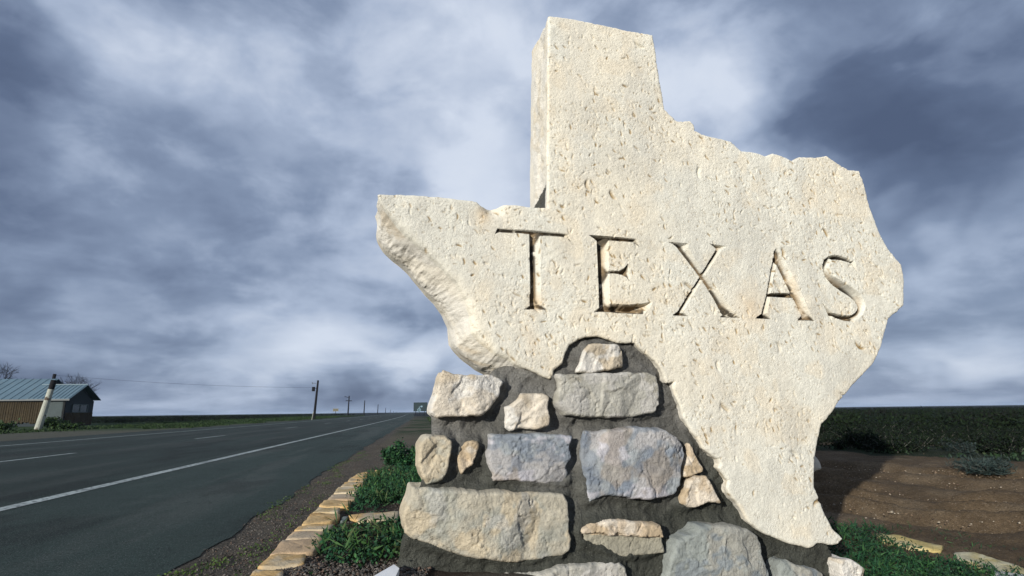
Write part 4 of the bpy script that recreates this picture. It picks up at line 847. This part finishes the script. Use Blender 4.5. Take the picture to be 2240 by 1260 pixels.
def roof(name, x0, x1, yb, rz, ez, ov, ribs, sk=0):
    mb = MB(); ym = yb/2; e = ez; sl = (rz-ez)/ym
    for sgn in (0, 1):
        y0, y1 = (-ov, ym) if sgn == 0 else (yb+ov, ym); z0 = e-ov*sl
        mb.add([(x0+sk, y0, z0), (x1, y0, z0), (x1, y1, rz), (x0, y1, rz), (x0+sk, y0, z0+.05), (x1, y0, z0+.05), (x1, y1, rz+.05), (x0, y1, rz+.05)],
               [[0, 3, 2, 1], [4, 5, 6, 7], [0, 1, 5, 4], [1, 2, 6, 5], [2, 3, 7, 6], [3, 0, 4, 7]])
        x = x0+.1+sk
        while x < x1-.05:
            mb.add([(x, y0, z0+.052), (x+.04, y0, z0+.052), (x+.04, y1, rz+.052), (x, y1, rz+.052), (x, y0, z0+.085), (x+.04, y0, z0+.085), (x+.04, y1, rz+.085), (x, y1, rz+.085)],
                   [[0, 3, 2, 1], [4, 5, 6, 7], [0, 1, 5, 4], [1, 2, 6, 5], [2, 3, 7, 6], [3, 0, 4, 7]]); x += ribs
    return mb.build(name, M_roof, hs)
roof('roof', -17.3, -2.65, 6.4, 3.85, 2.16, .25, .6)
r2 = roof('porch_roof', -3.2, .35, 4.0, 3.28, 2.22, .28, .32, .45)
mb = MB(); mb.box(-17.3, .36, -.30, -.26, 1.98, 2.10); fa = mb.build('fascia', M_steel, hs)
mb = MB(); mb.box(-3.1, .36, 1.94, 2.06, 3.32, 3.39); mb.build('ridge_cap', M_roof, r2)
mb = MB(); y0, y1 = .9, 3.1
for a in ((y0, y0+.07, 1.1, 1.72), (y1-.07, y1, 1.1, 1.72), (y0, y1, 1.66, 1.72), (y0, y1, 1.05, 1.12), (1.96, 2.03, 1.1, 1.7)): mb.box(-.03, .03, *a)
wf = mb.build('window_frame', M_corr, hs); mb = MB(); mb.box(-.04, -.01, y0, y1, 1.1, 1.7); mb.build('window_pane', M_glass, wf)
# leaning white post in front of the house and dark pole behind it
e = empty('leaning_post', 'weathered white leaning post with a black top in front of the house', 'post', (-27.45, 33.35, 0))
tip = Vector((.50, 0.0, 2.90)); mb = MB(); n_ = 7
mb.bar((0, 0, -.05), tip*.8, .19, .15, 14)
mb.build('shaft', M_white, e); mb = MB(); mb.bar(tip*.8, tip*.98, .152, .145, 14); mb.build('cap', M_woodpole, e)
e = empty('utility_pole', 'short dark wooden pole rising behind the porch roof of the house', 'pole', (-50.45, 62, 0)); mb = MB(); mb.bar((0, 0, 0), (.30, 0, 5.3), .20, .16, 8); mb.build('shaft', M_woodpole, e)
# utility poles along the highway
PO = [(-25.5, 74.0, 4.94), (-41.1, 143.1, 4.92), (-51.5, 198.4, 4.91), (-69.7, 295.5, 4.9), (-114.5, 514.8, 4.89), (-182.9, 854.5, 4.88), (-351.4, 1686.3, 4.86), (-518.4, 2541.5, 4.84)]
PLAB = ['nearest utility pole beyond the house, carrying a transformer', 'second utility pole from the left, with a crossarm', 'third bare utility pole from the left along the highway', 'fourth bare utility pole from the left along the highway', 'fifth, small distant utility pole along the highway', 'sixth, tiny distant utility pole along the highway', 'seventh, tiny utility pole close to the vanishing road', 'last visible utility pole before the road vanishes']
for i_, (x, y, z) in enumerate(PO):
    e = empty('utility_pole', PLAB[i_], 'pole', (x, y, 0), 0, 'utility poles along the highway'); mb = MB(); w = .14+.0002*y; lx = .12 if i_ == 0 else .05
    mb.bar((-lx, 0, -.1), (lx, 0, z), w*1.15, w*.8, 8); mb.build('shaft', M_woodpole, e)
    if i_ == 0:
        mb = MB(); mb.bar((-.38, -.1, 3.55), (-.38, -.1, 4.1), .20, .20, 10); mb.box(-.3, .1, -.12, -.06, 3.9, 3.98); mb.build('transformer', M_woodpole, e)
        mb = MB(); mb.bar((-.1, 0, 4.55), (-.55, -.1, 4.60), .03, .03, 5); mb.bar((-.5, -.1, 4.45), (-.62, -.1, 4.72), .04, .04, 5); mb.build('insulator_bracket', M_steel, e)
    if i_ == 1:
        mb = MB(); mb.bar((-.75, 0, 3.75), (.75, 0, 3.7), .09, .09, 5); mb.bar((0, 0, 4.5), (-1.0, 0, 4.75), .06, .05, 5); mb.bar((-1.0, 0, 4.6), (-1.0, 0, 4.95), .07, .05, 5); mb.build('crossarm', M_woodpole, e)
mb = MB(); A_ = Vector((-50.15, 62, 5.15)); B_ = Vector((-25.9, 74, 4.0)); pv = A_
for k in range(1, 25): t = k/24; q = A_.lerp(B_, t)-Vector((0, 0, .30*math.sin(math.pi*t))); mb.bar(pv, q, .010, .010, 4); pv = q
tag(mb.build('power_line', M_woodpole), 'thin sagging cable from the pole behind the house to the transformer pole', 'cable')
e = empty('marker_post', 'thin pale leaning marker post in the grass left of the transformer pole', 'post', (-23.05, 65.9, 0)); mb = MB(); mb.bar((0, 0, 0), (.13, 0, .95), .035, .03, 6); mb.build('shaft', M_white, e)
e = empty('road_sign', 'small tan rectangular sign on a thin post far beside the highway', 'sign', (-40.2, 130, 0)); mb = MB(); mb.box(-.62, .62, -.03, .03, 1.15, 1.75); mb.build('panel', M_signtan, e); mb = MB(); mb.bar((0, .06, 0), (0, .06, 1.7), .06, .06, 6); mb.build('post', M_woodpole, e)
mb = MB()
for k in range(5): mb.box(-.45+k*.19, -.33+k*.19, -.045, -.032, 1.38, 1.52)
o = mb.build('lettering', M_darkwood, e); o['kind'] = 'stuff'
bb = empty('billboard', 'dark roadside billboard with a small pale emblem, seen just left of the monument', 'billboard', (-24.25, 150, 0), R_(-6))
mb = MB(); mb.box(-1.85, 1.85, -.05, .05, .95, 3.22); pn = mb.build('panel', M_signback, bb)
for x in (-1.3, -.3, 1.05, 1.6): mb = MB(); mb.box(x-.06, x+.06, .06, .16, -.1, 3.0); mb.build('leg', M_woodpole, bb)
mb = MB(); n_ = 24; cx, cz = -.35, 1.25
ring = [(cx+.5*math.cos(2*math.pi*i/n_), -.065, cz+.5*math.sin(2*math.pi*i/n_)) for i in range(n_)]; mb.prism(ring, (0, .012, 0)); mb.build('emblem_disc', M_signlite, pn)
mb = MB(); ring = [(cx+.36*math.cos(2*math.pi*i/n_), -.075, cz+.36*math.sin(2*math.pi*i/n_)) for i in range(n_)]; mb.prism(ring, (0, .008, 0)); mb.build('emblem_field', M_signback, pn)
mb = MB(); mb.prism([(cx-.06, -.085, cz-.26), (cx+.06, -.085, cz-.26), (cx+.06, -.085, cz+.26), (cx-.06, -.085, cz+.26)], (0, .008, 0)); mb.prism([(cx-.22, -.085, cz-.05), (cx-.08, -.085, cz-.05), (cx-.08, -.085, cz+.07), (cx-.22, -.085, cz+.07)], (0, .008, 0)); mb.prism([(cx+.1, -.085, cz-.12), (cx+.24, -.085, cz-.12), (cx+.24, -.085, cz+.14), (cx+.1, -.085, cz+.14)], (0, .008, 0)); mb.build('emblem_mark', M_signlite, pn)
mb = MB(); mb.prism([(-.10, -.065, 2.05), (.45, -.065, 1.95), (.60, -.065, 2.30), (.15, -.065, 2.42)], (0, .012, 0)); mb.prism([(-.42, -.065, 1.8), (-.25, -.065, 1.8), (-.22, -.065, 2.15), (-.36, -.065, 2.2)], (0, .012, 0)); mb.build('emblem_flag', M_signlite, pn)
# bare trees behind the house
def bare_tree(loc, h, r, label, seed, lev=5):
    e = empty('bare_tree', label, 'tree', loc, 0, 'leafless trees behind the house'); rs = random.Random(seed); tr = MB(); cr = MB()
    def grow(p, d, ln, w, k):
        q = p+d*ln; (tr if k >= lev-1 else cr).bar(p, q, w, w*.72, 5 if k > 2 else 3)
        if k == 0: return
        for _ in range(rs.choice((2, 3, 3))):
            nd = (d+Vector((rs.gauss(0, .55), rs.gauss(0, .55), rs.gauss(.1, .35)))).normalized(); grow(q, nd, ln*rs.uniform(.6, .85), w*.62, k-1)
    grow(Vector((0, 0, -.1)), Vector((0, 0, 1)), h*.28, r, lev); tr.build('trunk', M_woodpole, e); cr.build('crown', M_woodpole, e)
bare_tree((-57.9, 64, 0), 7.8, .16, 'dark leafless tree at the left edge of the photo above the roof', 3, 6)
bare_tree((-55.5, 66, 0), 6.7, .11, 'leafless treetop just behind the middle of the main roof', 4, 6)
bare_tree((-55.2, 71, 0), 6.9, .12, 'leafless tree right of the short dark pole behind the porch', 5, 6)
bare_tree((-54.0, 71.5, 0), 6.2, .12, 'rightmost leafless tree behind the house, twigs spread wide', 6, 6)
# weeds at the foot of the house and post
rs = np.random.default_rng(77)
for i_, (x, y, r, h, lb) in enumerate([(-26.8, 33.9, .8, .5, 'dark weeds round the foot of the leaning white post'), (-36.5, 45.4, .9, .7, 'weedy bush against the corrugated porch wall'), (-30.5, 34.2, 1.2, .35, 'low weeds left of the leaning white post'), (-25.8, 33.6, .9, .25, 'low weeds right of the leaning white post')]):
    bush('weed_bush', lb, 'bush', x, y, r, h, 900, .16, np.array([(.022, .048, .012), (.03, .06, .015)]), 90+i_)
# ------------------------------------------------------------------ thin air haze over the plain
mb = MB(); mb.box(-5600, 5600, -300, 5600, -1.5, 14.0)
mh = bpy.data.materials.new('haze'); mh.use_nodes = True; nt = mh.node_tree; nt.nodes.clear()
pv_ = nt.nodes.new('ShaderNodeVolumePrincipled'); pv_.inputs['Density'].default_value = .00013; pv_.inputs['Color'].default_value = (.62, .78, 1.0, 1)
no_ = nt.nodes.new('ShaderNodeOutputMaterial'); nt.links.new(pv_.outputs[0], no_.inputs['Volume'])
hz = mb.build('haze', mh); hz['kind'] = 'stuff'; hz['label'] = 'thin blue haze over the distant plain'
